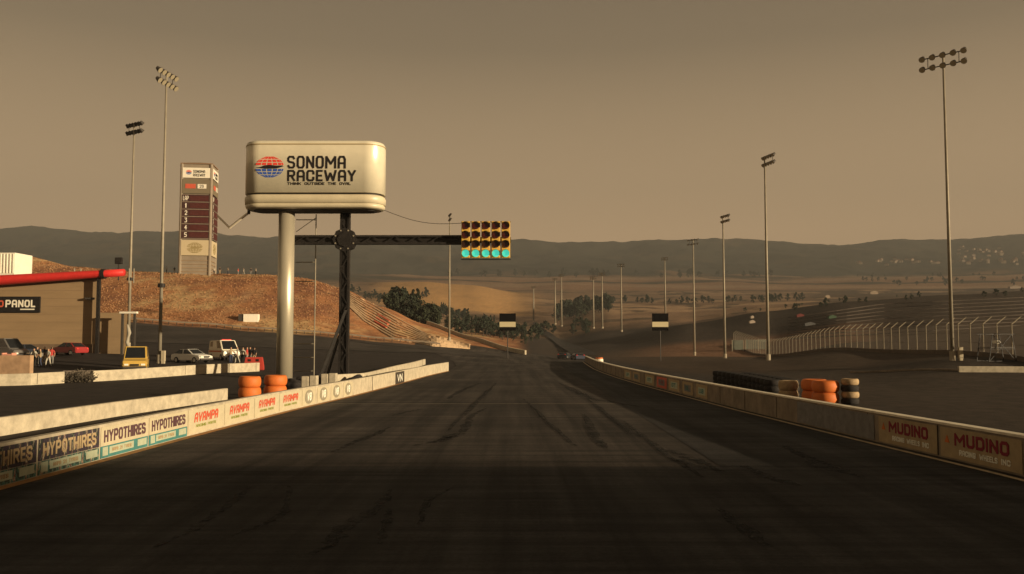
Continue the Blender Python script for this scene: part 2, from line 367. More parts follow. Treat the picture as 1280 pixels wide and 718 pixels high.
# ------------------------------------------------------------------ roads
W1 = [(-11.95, 4), (-11.9, 12), (-11.6, 20), (-11.3, 30.3), (-10.75, 42), (-9.85, 53.4), (-8.9, 70), (-8.1, 84), (-7.1, 99)]
W2 = [(12.9, 4), (12.75, 12), (12.5, 21.5), (11.95, 29.8), (11.2, 43), (10.7, 55.8), (10.25, 68), (10.05, 80), (10.1, 94), (10.4, 108), (11.3, 128), (12.4, 150)]
def polyX(W, Y): return float(np.interp(Y, [p[1] for p in W], [p[0] for p in W]))
def asphalt(name, base, warm=0, streak=True):
    m = bpy.data.materials.new(name); m.use_nodes = True; n = m.node_tree; b = n.nodes['Principled BSDF']; L = n.links
    t = n.nodes.new('ShaderNodeTexCoord')
    def noise(scale, st, det=6, rough=.6):
        mp = n.nodes.new('ShaderNodeMapping'); mp.inputs['Scale'].default_value = st
        z = n.nodes.new('ShaderNodeTexNoise'); z.inputs['Scale'].default_value = scale; z.inputs['Detail'].default_value = det; z.inputs['Roughness'].default_value = rough
        L.new(t.outputs['Object'], mp.inputs[0]); L.new(mp.outputs[0], z.inputs[0]); return z.outputs[0]
    def mr(i, a, b_, c, d):
        q = n.nodes.new('ShaderNodeMapRange'); q.inputs[1].default_value = a; q.inputs[2].default_value = b_; q.inputs[3].default_value = c; q.inputs[4].default_value = d; L.new(i, q.inputs[0]); return q.outputs[0]
    def mul(a, b_):
        q = n.nodes.new('ShaderNodeMath'); q.operation = 'MULTIPLY'; L.new(a, q.inputs[0]); L.new(b_, q.inputs[1]); return q.outputs[0]
    fine = mr(noise(14, (1, 1, 1), 5, .8), .3, .7, .5, 1.5)
    blotch = mr(noise(.12, (1, 1, 1), 5), .35, .65, .65, 1.3)
    cross = mr(noise(.9, (.07, 1.8, 1), 8, .75), .34, .66, .38, 1.75)     # paver seams and grooves across the track
    along = mr(noise(1.1, (1, .035, 1), 5, .6), .36, .62, .5, 1.22)  # rubber laid along it
    v = mul(mul(fine, blotch), mul(cross, along)) if streak else mul(fine, blotch)
    s = n.nodes.new('ShaderNodeVectorMath'); s.operation = 'SCALE'; s.inputs[0].default_value = base
    L.new(v, s.inputs['Scale']); L.new(s.outputs[0], b.inputs['Base Color'])
    b.inputs['Specular IOR Level'].default_value = .18
    L.new(mr(noise(.4, (1, .2, 1), 4), .3, .7, .72, .95), b.inputs['Roughness'])
    bp = n.nodes.new('ShaderNodeBump'); bp.inputs['Strength'].default_value = .35; bp.inputs['Distance'].default_value = .008
    L.new(noise(40, (1, 1, 1), 2), bp.inputs['Height']); L.new(bp.outputs[0], b.inputs['Normal'])
    return m
A_MAIN = asphalt('race_track_asphalt', (.050, .041, .034))
A_SHADE = asphalt('painted_shade_asphalt', (.033, .030, .028))  # same asphalt in a darker colour that paints in road shade
A_HILL = asphalt('hill_road_asphalt', (.05, .042, .036), streak=False)
def sheet(name, m, Ys, xl, xr, dz, n=14, parent=None):
    bm = B(); rows = []
    for Y in Ys:
        a, b = xl(Y), xr(Y); X = np.linspace(a, b, n); Z = ground(X, np.full(n, Y)) + dz
        rows.append([bm.verts.new((X[i], Y, Z[i])) for i in range(n)])
    for r0, r1 in zip(rows, rows[1:]):
        for i in range(n - 1): bm.faces.new((r0[i], r0[i + 1], r1[i + 1], r1[i]))
    o = obj(name, bm, m, parent, smooth=True); return o
TRL = W1 + [(-7.2, 115), (-9, 135), (-14, 160), (-20, 178)]
TRR = W2 + [(13.5, 178), (14.5, 200)]
tag(sheet('race_track', A_MAIN, list(np.arange(-60, 60, 4)) + list(np.arange(60, 200.1, 2)), lambda Y: polyX(TRL, Y), lambda Y: polyX(TRR, Y), .03), kind='structure')
tag(sheet('race_track_shade_strip', A_SHADE, list(np.arange(-60, 24, 4)) + [23.4], lambda Y: polyX(W1, Y) + .45, lambda Y: polyX(W2, Y) - .55, .036), kind='structure')  # foreground shade painted as a darker sheet
tag(sheet('race_track_shade_lane', A_SHADE, list(np.arange(23.45, 60, 4)) + list(np.arange(60, 150, 2)), lambda Y: np.interp(Y, [23, 60, 110, 150], [5.5, 6.0, 6.4, 8]), lambda Y: polyX(W2, Y) - .55, .036), kind='structure')  # shade along the right wall painted as a darker lane
# road climbing to the left behind the paddock
def hill_road():
    bm = B(); pxs = np.arange(-420, 640, 8.0); rows = []
    for px in pxs:
        y1 = np.interp(px, [-900, 155, 250, 330, 430, 530, 590, 650], [171, 172, 174, 176, 178, 180, 183, 192]) - .5
        y0 = np.interp(px, [-900, 155, 350, 500, 640], [140, 142, 146, 152, 170])
        Ys = np.linspace(y0, y1, 18); X = (px - CX) / F / cT * Ys; Z = ground(X, Ys) + .07
        rows.append([bm.verts.new((X[i], Ys[i], Z[i])) for i in range(18)])
    for r0, r1 in zip(rows, rows[1:]):
        for i in range(17): bm.faces.new((r0[i], r1[i], r1[i + 1], r0[i + 1]))
    tag(obj('hill_road', bm, A_HILL, smooth=True), kind='structure')
hill_road()
# track beyond the crest
def valley_road():
    c = [(735, 447), (722, 440), (706, 432), (692, 424), (680, 416), (672, 409), (668, 404)]
    wd = [16, 12, 9, 6, 4.5, 3.2, 2.4]
    bm = B(); prev = None
    for i in range(31):
        t = i / 30 * (len(c) - 1); k = min(int(t), len(c) - 2); u = t - k
        px = c[k][0] * (1 - u) + c[k + 1][0] * u; py = c[k][1] * (1 - u) + c[k + 1][1] * u; ww = wd[k] * (1 - u) + wd[k + 1] * u
        Y = hit(px, py, 215).y; row = []
        for j in np.linspace(-1, 1, 5):
            row.append(bm.verts.new(on(px + ww * j, Y, .4)))
        if prev:
            for j in range(4): bm.faces.new((prev[j], prev[j + 1], row[j + 1], row[j]))
        prev = row
    tag(obj('valley_road', bm, A_HILL), kind='structure')
valley_road()
# painted edge lines
M_EDGE = mat('edge_paint_left', (.42, .21, .07), .8, noise=.5, nscale=3)
M_EDGE2 = mat('edge_paint_right', (.62, .47, .28), .8, noise=.4, nscale=3)
tag(sheet('edge_line', M_EDGE, list(np.arange(4, 60, 3)) + list(np.arange(60, 99, 2)), lambda Y: polyX(W1, Y) + .02, lambda Y: polyX(W1, Y) + .32, .042, 3), kind='structure')
tag(sheet('edge_line', M_EDGE2, list(np.arange(4, 60, 3)) + list(np.arange(60, 150, 2)), lambda Y: polyX(W2, Y) - .5, lambda Y: polyX(W2, Y) - .32, .042, 3), kind='structure')
M_WORN = mat('worn_white_paint', (.13, .105, .078), .8, noise=.6, nscale=2, stretch=(1, 1, 1))
tag(sheet('start_line', M_WORN, [46.9, 47.15, 47.35], lambda Y: -9.7, lambda Y: 5.5, .042, 12), kind='structure')
tag(sheet('start_line', M_WORN, [61.5, 61.7], lambda Y: -9.3, lambda Y: 1, .042, 12), kind='structure')
# tyre marks
def rubber():
    m = bpy.data.materials.new('rubber_mark'); m.use_nodes = True; n = m.node_tree; b = n.nodes['Principled BSDF']
    b.inputs['Base Color'].default_value = (.004, .004, .004, 1); b.inputs['Roughness'].default_value = .7; b.inputs['Specular IOR Level'].default_value = .2
    t = n.nodes.new('ShaderNodeTexCoord'); z = n.nodes.new('ShaderNodeTexNoise'); z.inputs['Scale'].default_value = 2.6; z.inputs['Detail'].default_value = 8; z.inputs['Roughness'].default_value = .8
    n.links.new(t.outputs['Object'], z.inputs[0]); r = n.nodes.new('ShaderNodeMapRange'); r.inputs[1].default_value = .42; r.inputs[2].default_value = .60; r.inputs[4].default_value = .9
    n.links.new(z.outputs[0], r.inputs[0]); n.links.new(r.outputs[0], b.inputs['Alpha']); return m
RUB = rubber()
marks = [([(195, 692), (240, 668), (275, 645), (300, 622), (312, 612)], .16), ([(285, 678), (330, 660), (358, 645), (362, 612)], .14),
 ([(385, 698), (410, 690), (425, 668), (470, 640), (490, 615)], .22), ([(474, 684), (484, 655), (486, 640)], .12), ([(524, 662), (532, 632), (568, 612)], .12),
 ([(415, 568), (440, 556), (470, 545), (486, 536)], .2), ([(516, 560), (552, 553), (577, 545), (590, 520), (608, 512)], .28), ([(552, 555), (560, 548), (575, 543)], .3),
 ([(490, 521), (520, 514), (545, 512)], .2), ([(780, 528), (800, 545), (840, 575), (880, 600)], .16), ([(835, 565), (870, 578), (900, 592)], .3), ([(840, 575), (880, 590)], .35), ([(980, 560), (1030, 585), (1080, 600)], .4),
 ([(730, 520), (745, 550), (760, 565)], .25), ([(560, 500), (575, 490), (600, 480)], .3), ([(655, 500), (690, 535), (720, 560)], .14), ([(900, 640), (960, 690)], .2), ([(735, 500), (790, 545)], .2),
 ([(930, 585), (960, 600), (1000, 610)], .3), ([(700, 480), (740, 500), (800, 510)], .4), ([(620, 480), (600, 500), (560, 540)], .2)]
bm = B()
for pts, wd in marks:
    P3 = [hit(a, b) for a, b in pts]; prev = None; sm = []
    for a, b in zip(P3, P3[1:]):
        for i in range(8): sm.append(a.lerp(b, i / 8))
    sm.append(P3[-1])
    for i, p in enumerate(sm):
        q = sm[min(i + 1, len(sm) - 1)] - sm[max(i - 1, 0)]; s = Vector((-q.y, q.x, 0)).normalized()
        w_ = wd * (.35 + .65 * math.sin(math.pi * (i + .6) / (len(sm) + .2))) * random.uniform(.5, 1.3) * .75
        jx = random.uniform(-.04, .04)
        row = [bm.verts.new((p.x + s.x * k + jx, p.y + s.y * k, .046)) for k in (-w_, w_)]
        if prev: bm.faces.new((prev[0], prev[1], row[1], row[0]))
        prev = row
tag(obj('tyre_marks', bm, RUB), kind='structure')

# ------------------------------------------------------------------ haze
hz = bpy.data.materials.new('haze'); hz.use_nodes = True; n = hz.node_tree; n.nodes.clear()
o_ = n.nodes.new('ShaderNodeOutputMaterial'); pv = n.nodes.new('ShaderNodeVolumePrincipled')
pv.inputs['Color'].default_value = (.47, .475, .46, 1); pv.inputs['Density'].default_value = 2.0e-4; pv.inputs['Anisotropy'].default_value = 0
n.links.new(pv.outputs[0], o_.inputs['Volume'])
tag(obj('haze', box(B(), (0, 2640, 480), (11800, 6000, 1040)), hz), kind='stuff')
#HAZEEND

# ------------------------------------------------------------------ common materials
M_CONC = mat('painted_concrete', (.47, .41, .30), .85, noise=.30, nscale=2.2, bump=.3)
M_CONCW = mat('dirty_shade_concrete', (.25, .20, .145), .9, noise=.4, nscale=1.2, bump=.3)  # right wall's shade put into a darker base colour; noise adds dirt
M_CAP = mat('pale_wall_cap', (.75, .66, .5), .8, noise=.2, nscale=2)
M_JOINT = mat('dark_joint', (.05, .04, .03), .9)
M_STEEL = mat('galvanised_steel', (.30, .265, .2), .6, .2, noise=.2, nscale=1)
M_BLACK = mat('black_steel', (.018, .015, .013), .6, noise=.5, nscale=2)
M_DARK = mat('dark_metal', (.05, .043, .036), .6)
M_WHITE = mat('white_paint', (.78, .74, .62), .6, noise=.08, nscale=1)
M_CREAM = mat('cream_sign_face', (.76, .70, .53), .30, .15, noise=.10, nscale=.6, spec=.5)
M_RUBBER = mat('tyre_rubber', (.022, .019, .017), .85, noise=.4, nscale=6)
M_ORANGE = mat('orange_plastic', (.60, .155, .03), .6, noise=.15, nscale=3)
M_RED = mat('red_paint', (.62, .035, .03), .5, noise=.15, nscale=2)
M_GLASS = mat('dark_glass', (.012, .013, .014), .15, spec=.6)
M_TEXT = mat('black_lettering', (.012, .010, .010), .6)

# ------------------------------------------------------------------ barriers
def resample(pts, step):
    out = [Vector((*pts[0], 0))]; 
    for a, b in zip(pts, pts[1:]):
        a = Vector((*a, 0)); b = Vector((*b, 0)); k = max(1, int((b - a).length / step))
        for i in range(1, k + 1): out.append(a.lerp(b, i / k))
    return out
def barrier(name, pts, h, th, m, label, cat='barrier', side=1, cap=None, jersey=0, dz=-.05, joints=0, follow=True, group=None, capw=.0):
    """wall along pts; side=+1: body grows to the left of travel direction (away from the front face)"""
    Q = resample(pts, 1.5); bm = B(); rings = []; bc = B(); cr_ = []
    for i, p in enumerate(Q):
        d = (Q[min(i + 1, len(Q) - 1)] - Q[max(i - 1, 0)]).normalized(); s = Vector((-d.y, d.x, 0)) * side
        z = gz(p.x, p.y) if follow else 0
        prof = [(-jersey, dz), (-jersey, .12), (0, .38), (0.0, h - .04), (.03, h), (th - .03, h), (th, h - .04), (th, dz)] if jersey else [(0, dz), (0, h - .04), (.03, h), (th - .03, h), (th, h - .04), (th, dz)]
        rings.append([p + s * a + Vector((0, 0, z + b)) for a, b in prof])
        cr_.append([p + s * a + Vector((0, 0, z + b)) for a, b in [(-.025, h + .004), (-.025, h + .07), (th + .025, h + .07), (th + .025, h + .004)]])
    loft(bm, rings)
    o = obj(name, bm, m); tag(o, label, cat, group)
    if cap: obj('cap', loft(bc, cr_), cap, o)
    if joints:
        bj = B(); acc = 0; nxt = joints
        for a, b in zip(Q, Q[1:]):
            L = (b - a).length
            while acc + L >= nxt:
                t = (nxt - acc) / L; p = a.lerp(b, t); d = (b - a).normalized(); s = Vector((-d.y, d.x, 0)) * side
                z = gz(p.x, p.y); box(bj, p - s * .002 + Vector((0, 0, z + h / 2 + .02)), (.025, .03, h * .9), math.atan2(d.y, d.x)); nxt += joints
            acc += L
        obj('joint', bj, M_JOINT, o)['kind'] = 'stuff'
    return o
wall1 = barrier('concrete_barrier', W1, 1.0, .28, M_CONC, 'pale pit wall with sponsor panels along the left edge of the race track', side=1)
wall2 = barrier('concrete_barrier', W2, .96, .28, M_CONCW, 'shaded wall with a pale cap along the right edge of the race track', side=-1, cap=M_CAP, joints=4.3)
def wp(W, Y): return Vector((polyX(W, Y), Y, 0))
# boards on the walls
def wall_frame(W, Ya, Yb, side):
    """frame lying on the wall's front face; returns origin, angle, length; panel x runs left to right as seen from the track"""
    a, b = wp(W, Ya), wp(W, Yb)
    return a, b
def board(parent, a, b, z0, z1, m, name='sponsor_board', off=.012, label=None):
    """a = left end as seen from the track, b = right end; thin box standing off the face"""
    d = (b - a); L = d.length; rz = math.atan2(d.y, d.x); nrm = Vector((d.y, -d.x, 0)).normalized()   # towards viewer
    o = obj(name, box(B(), (L / 2, 0, (z1 - z0) / 2), (L - .04, .02, z1 - z0)), m, parent)
    o.location = a + nrm * off + Vector((0, 0, z0)); o.rotation_euler = (0, 0, rz)
    if label: o['label'] = label
    return o, L
def art_mat(name, cols, scale, st):
    m = bpy.data.materials.new(name); m.use_nodes = True; n = m.node_tree; b = n.nodes['Principled BSDF']; b.inputs['Roughness'].default_value = .7
    t = n.nodes.new('ShaderNodeTexCoord'); mp = n.nodes.new('ShaderNodeMapping'); mp.inputs['Scale'].default_value = st
    z = n.nodes.new('ShaderNodeTexNoise'); z.inputs['Scale'].default_value = scale; z.inputs['Detail'].default_value = 4
    n.links.new(t.outputs['Object'], mp.inputs[0]); n.links.new(mp.outputs[0], z.inputs[0])
    r = n.nodes.new('ShaderNodeValToRGB'); r.color_ramp.interpolation = 'CONSTANT'
    while len(r.color_ramp.elements) < len(cols): r.color_ramp.elements.new(.5)
    for e, (p, c) in zip(r.color_ramp.elements, cols): e.position = p; e.color = (*c, 1)
    n.links.new(z.outputs[0], r.inputs[0]); n.links.new(r.outputs[0], b.inputs['Base Color']); return m
M_PALE = mat('pale_board', (.50, .44, .30), .7, noise=.12, nscale=3)
M_TEAL = mat('teal_band', (.06, .20, .19), .6, noise=.25, nscale=3)
M_MINT = mat('mint_strip', (.40, .44, .32), .6, noise=.15, nscale=4)
M_VIOL = mat('violet_lettering', (.10, .05, .06), .6)
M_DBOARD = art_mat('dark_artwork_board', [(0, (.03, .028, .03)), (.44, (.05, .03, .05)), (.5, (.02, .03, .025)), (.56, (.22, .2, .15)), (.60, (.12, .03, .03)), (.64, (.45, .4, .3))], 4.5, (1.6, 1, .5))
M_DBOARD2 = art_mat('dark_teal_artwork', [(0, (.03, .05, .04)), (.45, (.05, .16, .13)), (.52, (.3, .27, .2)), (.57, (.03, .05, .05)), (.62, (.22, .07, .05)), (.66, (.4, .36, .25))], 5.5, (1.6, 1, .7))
M_LRED = mat('red_lettering', (.55, .10, .055), .6, noise=.2, nscale=6)
M_LORG = mat('green_small_lettering', (.25, .27, .06), .6)
M_GREYB = mat('grey_badge', (.28, .25, .18), .6, noise=.2, nscale=5)
M_GREYL = mat('white_lettering', (.82, .80, .68), .6)
M_CRIM = mat('crimson_lettering', (.22, .012, .03), .6)
M_TAN = mat('tan_board', (.40, .30, .17), .8, noise=.2, nscale=3)
M_BLUEG = mat('grey_blue_board', (.20, .19, .18), .8, noise=.3, nscale=3)
Y = 9.4
while Y < 30.4:
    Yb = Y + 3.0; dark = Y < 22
    a, b = wp(W1, Y), wp(W1, Yb)
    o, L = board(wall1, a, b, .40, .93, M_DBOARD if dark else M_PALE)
    text('lettering', 'HYPOTHIRES', L * .88, .34, M_VIOL if not dark else M_TAN, o, (L * .06, -.014, .09), bold=.045)
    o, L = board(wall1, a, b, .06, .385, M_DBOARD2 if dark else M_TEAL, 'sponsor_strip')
    s1 = obj('label_field', box(B(), (L * .42, -.014, .19), (L * .5, .008, .2)), M_MINT, o)
    s2 = obj('label_field', box(B(), (L * .86, -.014, .19), (L * .2, .008, .2)), M_MINT, o)
    s3 = obj('label_field', box(B(), (L * .09, -.014, .18), (L * .1, .008, .24)), M_MINT, o)
    text('lettering', 'NAPA 21 TYRES', L * .4, .1, M_TAN, o, (L * .22, -.02, .14))
    Y = Yb + .06
for i in range(4):
    Yb = Y + 3.35
    o, L = board(wall1, wp(W1, Y), wp(W1, Yb), .10, .92, M_PALE, label='cream sponsor board with red lettering')
    text('lettering', 'AVAMPA', L * .66, .34, M_LRED, o, (L * .15, -.014, .36), bold=.05, shear=.25)
    text('lettering', 'RACING PARTS', L * .55, .1, M_LORG, o, (L * .2, -.014, .18))
    Y = Yb + .06
for i in range(4):
    Yb = Y + 2.2
    o, L = board(wall1, wp(W1, Y), wp(W1, Yb), .10, .9, M_PALE)
    bm = B(); tube(bm, (L / 2, -.012, .4), (L / 2, -.022, .4), .36, n=24)
    bmesh.ops.scale(bm, vec=(1.9 if L > 1.6 else 1.2, 1, 1), space=Matrix.Translation((-L / 2, 0, 0)), verts=bm.verts[:])
    obj('badge', bm, M_GREYB, o)
    text('lettering', 'V8', .75, .42, M_GREYL, o, (L / 2 - .37, -.026, .2), bold=.06, shear=.2)
    Y = Yb + .35
# dark end joints of the left wall
bm = B(); box(bm, wp(W1, 60) + Vector((.004, 0, .5)), (.03, .09, .96)); obj('joint', bm, M_JOINT, wall1)
o, L = board(wall1, wp(W1, 68.2), wp(W1, 72), .05, .97, M_JOINT, label='dark board with white lettering')
text('lettering', 'VN', L * .6, .6, M_GREYL, o, (L * .2, -.014, .15), bold=.03)
# right wall: left end as seen from the track is the far end
def rboard(Yfar, Ynear, z0, z1, m, **k): return board(wall2, wp(W2, Yfar), wp(W2, Ynear), z0, z1, m, **k)
for Yf, Yn in ((29.0, 25.5), (25.35, 21.7), (21.6, 18.0), (17.8, 14)):
    o, L = rboard(Yf, Yn, .08, .90, M_TAN)
    text('lettering', 'MUDINO', L * .68, .36, M_CRIM, o, (L * .2, -.014, .36), bold=.06)
    text('lettering', 'RACING WHEELS INC', L * .62, .15, M_GREYL, o, (L * .26, -.014, .12))
    bm = B(); tube(bm, (L * .1, -.012, .48), (L * .1, -.022, .48), .14, n=3); obj('emblem', bm, M_ORANGE, o)
o, L = rboard(36, 29.3, .08, .90, M_BLUEG)
for i, (Yf, Yn) in enumerate(((52, 49.5), (55.5, 52.8), (59.5, 56.3), (63.5, 60.2), (68, 64.5), (74, 70.5), (79, 75))):
    o, L = rboard(Yf, Yn, .12, .86, M_TAN if i != 3 else M_LRED)
    obj('label_field', box(B(), (L / 2, -.014, .37), (L * .62, .008, .42)), M_BLUEG if i % 2 else M_MINT, o)
    text('lettering', ('LUB', 'OIL', 'GT', 'VR', 'STP', 'MX', 'LAP')[i], L * .4, .26, M_TEAL if i != 3 else M_CRIM, o, (L * .3, -.022, .25))

barrier('concrete_barrier', [(pxX(-260, 27), 27), (pxX(0, 31), 31), (pxX(150, 39.5), 39.5), (pxX(286, 51), 51)], .65, .3, M_CONC, 'long plain inner barrier ending beside the two orange tyre stacks', jersey=0)
p1 = [(pxX(-200, 60), 60), (pxX(40, 64.3), 64.3), (pxX(82, 66), 66)]
barrier('concrete_barrier', p1, .85, .3, M_CONC, 'plain barrier at the far left in front of the beige block wall', joints=4)
p2 = [(pxX(118, 67.4), 67.4), (pxX(170, 70), 70), (pxX(240, 76), 76), (pxX(325, 84), 84)]
barrier('concrete_barrier', p2, .82, .3, M_CONC, 'plain barrier in front of the yellow van and white car', joints=9)
barrier('concrete_barrier', [(pxX(415, 69), 69), (pxX(456, 73), 73), (pxX(500, 92), 92), (pxX(532, 116), 116)], .72, .3, M_CONC, 'curved barrier just behind the far end of the left pit wall')
barrier('concrete_barrier', [(pxX(1198, 75), 75), (pxX(1290, 74), 74), (pxX(1420, 72), 72)], .5, .4, M_CONC, 'low sunlit barrier at the right beside the tall light tower', side=1)
barrier('kerb_wall', [(pxX(1062, 84), 84), (pxX(1197, 76), 76)], .16, .3, M_CONCW, 'low dark kerb running up to the sunlit barrier on the right', cat='kerb')
q = [(533, 228), (560, 222), (600, 212), (630, 202), (656, 192)]
barrier('concrete_barrier', [(pxX(a, b), b) for a, b in q], .95, .4, M_CONC, 'pale barrier along the right foot of the grassy mound', joints=0)
# beige block wall behind far left barrier
o = obj('block_wall', box(B(), (pxX(-80, 68), 68, gz(pxX(0, 68), 68) + .95), (14.9, .5, 2.0), bev=.03), mat('beige_block', (.42, .27, .16), .9, noise=.3, nscale=1.5, bump=.3))
tag(o, 'beige block wall at the left edge standing above the pale barrier', 'wall')
# dark shrub tangle between barriers
def shrub(name, loc, rx, ry, rz_, label):
    bm = B()
    for i in range(260):
        a = random.uniform(0, 6.28); r = random.random() ** .5; p = Vector((math.cos(a) * r * rx, math.sin(a) * r * ry, 0))
        t = p + Vector((random.uniform(-.3, .3), random.uniform(-.2, .2), random.uniform(.2, 1) * rz_ * (1.05 - r * .6)))
        beam(bm, p * .7, t, .02, .02) if i % 3 == 0 else None
        for k in range(3):
            c = t + Vector((random.uniform(-.15, .15),) * 3); s = random.uniform(.04, .09)
            d = Vector((random.uniform(-1, 1), random.uniform(-1, 1), random.uniform(-1, 1))).normalized(); e = d.orthogonal().normalized()
            bm.faces.new([bm.verts.new(c + d * s), bm.verts.new(c + e * s * .6), bm.verts.new(c - d * s), bm.verts.new(c - e * s * .6)])
    o = obj(name, bm, mat('dry_shrub', (.085, .07, .05), .9, noise=.6, nscale=5)); o.location = loc; tag(o, label, 'plant'); return o
shrub('dry_shrub', on(100, 66.5), 1.25, .5, 1.1, 'dark dry shrub tangled in the gap of the far left barrier')
bm = B(); box(bm, (0, 0, .45), (2.2, .25, .8), bev=.03)
o = obj('barrier_block', bm, mat('grubby_concrete', (.16, .13, .10), .9, noise=.5, nscale=4)); o.location = on(100, 67.4, 0); o.rotation_euler = (0, 0, .35); tag(o, 'stained short block behind the dry shrub at the left', 'barrier')

# ------------------------------------------------------------------ tyre stacks
def tyre_bm(r, h, inner=.55):
    bm = B(); n = 24; prof = []
    for k in range(7):
        a = math.pi * (k / 6 - .5); prof.append((r - .18 * r + .18 * r * math.cos(a), h / 2 * math.sin(a)))
    prof += [(r * inner, h / 2 * .9), (r * inner, -h / 2 * .9)]
    vv = [[bm.verts.new((p[0] * math.cos(2 * math.pi * i / n), p[0] * math.sin(2 * math.pi * i / n), p[1] + h / 2)) for p in prof] for i in range(n)]
    for i in range(n):
        a, b = vv[i], vv[(i + 1) % n]
        for j in range(len(prof)): bm.faces.new((a[j], b[j], b[(j + 1) % len(prof)], a[(j + 1) % len(prof)]))
    bmesh.ops.recalc_face_normals(bm, faces=bm.faces[:]); return bm
TY = {}
ORD = 'first second third fourth fifth sixth seventh eighth ninth tenth eleventh twelfth thirteenth fourteenth fifteenth sixteenth seventeenth eighteenth nineteenth twentieth'.split()
ORD += ['twenty-' + o for o in ORD[:9]] + ['thirtieth'] + ['thirty-' + o for o in ORD[:9]] + ['fortieth'] + ['forty-' + o for o in ORD[:9]]
def tyre_stack(loc, r, h, n, mats, label, group, rz=0):
    t = empty('tyre_stack', loc, rz, label, 'tyre stack', group)
    for k in range(n):
        m = mats[k % len(mats)]; key = (r, h, m.name)
        if key not in TY: o = obj('tyre', tyre_bm(r, h), m, t, smooth=True); TY[key] = o
        else: o = TY[key].copy(); C.objects.link(o); o.parent = t
        o.location = (random.uniform(-.015, .015), random.uniform(-.015, .015), k * h + .01); o.rotation_euler = (0, 0, random.random() * 6)
    return t
M_TANT = mat('tan_painted_tyre', (.38, .27, .15), .8, noise=.35, nscale=5)
tyre_stack(on(313, 52.3), .66, .64, 2, [M_ORANGE], 'left of the two orange tyre stacks behind the pit wall', 'orange tyre stacks')
tyre_stack(on(345, 54.2), .70, .64, 2, [M_ORANGE], 'right orange tyre stack behind the pit wall, nearest the sign pillar', 'orange tyre stacks')
k = 0
for px, Y in ((1030, 47.5), (1017, 49.2)):
    tyre_stack(on(px, Y), .72, .62, 2, [M_ORANGE], ('nearer orange tyre stack behind the right wall', 'farther orange tyre stack behind the right wall, touching the black row')[k], 'orange tyre stacks'); k += 1
tyre_stack(on(1061, 47), .46, .34, 4, [M_RUBBER, M_TANT], 'black and tan banded tyre stack right of the orange ones', 'black tyre stacks')
tyre_stack(on(984, 50.5), .55, .56, 2, [M_TANT], 'tan faced tyre stack at the right end of the black row', 'black tyre stacks')
for i in range(13):
    Y = 52 + i * 1.25; x = np.interp(i, [0, 12], [965, 899])
    for q_ in range(2 if i < 10 else 1):
        tyre_stack(on(x, Y) + Vector((q_ * 1.1, .2 * q_, 0)), .52, .37, 3, [M_RUBBER], ORD[i].capitalize() + ' black tyre stack from the right in the ' + ('back' if q_ else 'front') + ' line of the dark row', 'black tyre stacks')

# ------------------------------------------------------------------ big sign
def rrect(w_, d_, r, n=8, inset=0):
    w_ = w_ / 2 - inset; d_ = d_ / 2 - inset; r = max(.05, r - inset); pts = []
    for cx, cy, a0 in ((w_ - r, -d_ + r, -90), (w_ - r, d_ - r, 0), (-w_ + r, d_ - r, 90), (-w_ + r, -d_ + r, 180)):
        for k in range(n + 1):
            a = R(a0 + 90 * k / n); pts.append((cx + r * math.cos(a), cy + r * math.sin(a)))
    return pts
YS = 73.0
sgl, sgr = pxX(305, YS), pxX(479.5, YS); SX = (sgl + sgr) / 2; SW = sgr - sgl
zt, zgv, zb = P(392, 181, YS).z, P(392, 245, YS).z, P(392, 264, YS).z
base = on(356, YS)
sign = empty('raceway_sign', base, 0, 'large cream box sign with rounded ends reading raceway name, on one thick pole', 'sign')
def bodyloft(zs, extra=0, D=3.4):
    bm = B(); loft(bm, [[(x, y, z) for x, y in rrect(SW, D, 1.5, 10, ins)] for z, ins in zs])
    return bm
ox = SX - base.x; oz = -base.z
sb = obj('sign_box', bodyloft([(zgv, .0), (zt - .3, 0), (zt - .15, .03), (zt - .05, .10), (zt, .22)]), M_CREAM, sign, smooth=False)
sb.location = (ox, 0, oz)
for p in sb.data.polygons: p.use_smooth = abs(p.normal.z) < .9
trim = obj('sign_trim', bodyloft([(zt - .38, -.03), (zt - .30, -.03)]), mat('tan_trim', (.35, .26, .12), .5), sb)
gr = obj('sign_groove', bodyloft([(zgv - .14, .22), (zgv, .22)]), M_DARK, sb)
sk = obj('sign_skirt', bodyloft([(zb, .32), (zb + .06, .14), (zb + .16, .05), (zb + .34, .0), (zb + .36, .06), (zb + .42, .06), (zb + .44, -.02), (zgv - .36, -.05), (zgv - .2, .02), (zgv - .14, .1)]), mat('sign_skirt_gold', (.60, .53, .37), .4, noise=.1, nscale=1, spec=.5), sign, smooth=False)
sk.location = (ox, 0, oz)
for p in sk.data.polygons: p.use_smooth = abs(p.normal.z) < .9
gr2 = obj('sign_groove', bodyloft([(zb - .08, .7), (zb, .7)]), M_DARK, sk)
bm = B(); tube(bm, (0, 0, -.3), (0, 0, zb + oz + .1), .67, .66, 32); obj('pole', bm, mat('cream_pole', (.58, .52, .39), .36, .5, noise=.12, nscale=1.5, spec=.5, stretch=(1, 1, .2)), sign, smooth=True)
bm = B(); tube(bm, (0, 0, -.2), (0, 0, .18), 1.0, 1.0, 24); obj('pole_base', bm, M_BLACK, sign)
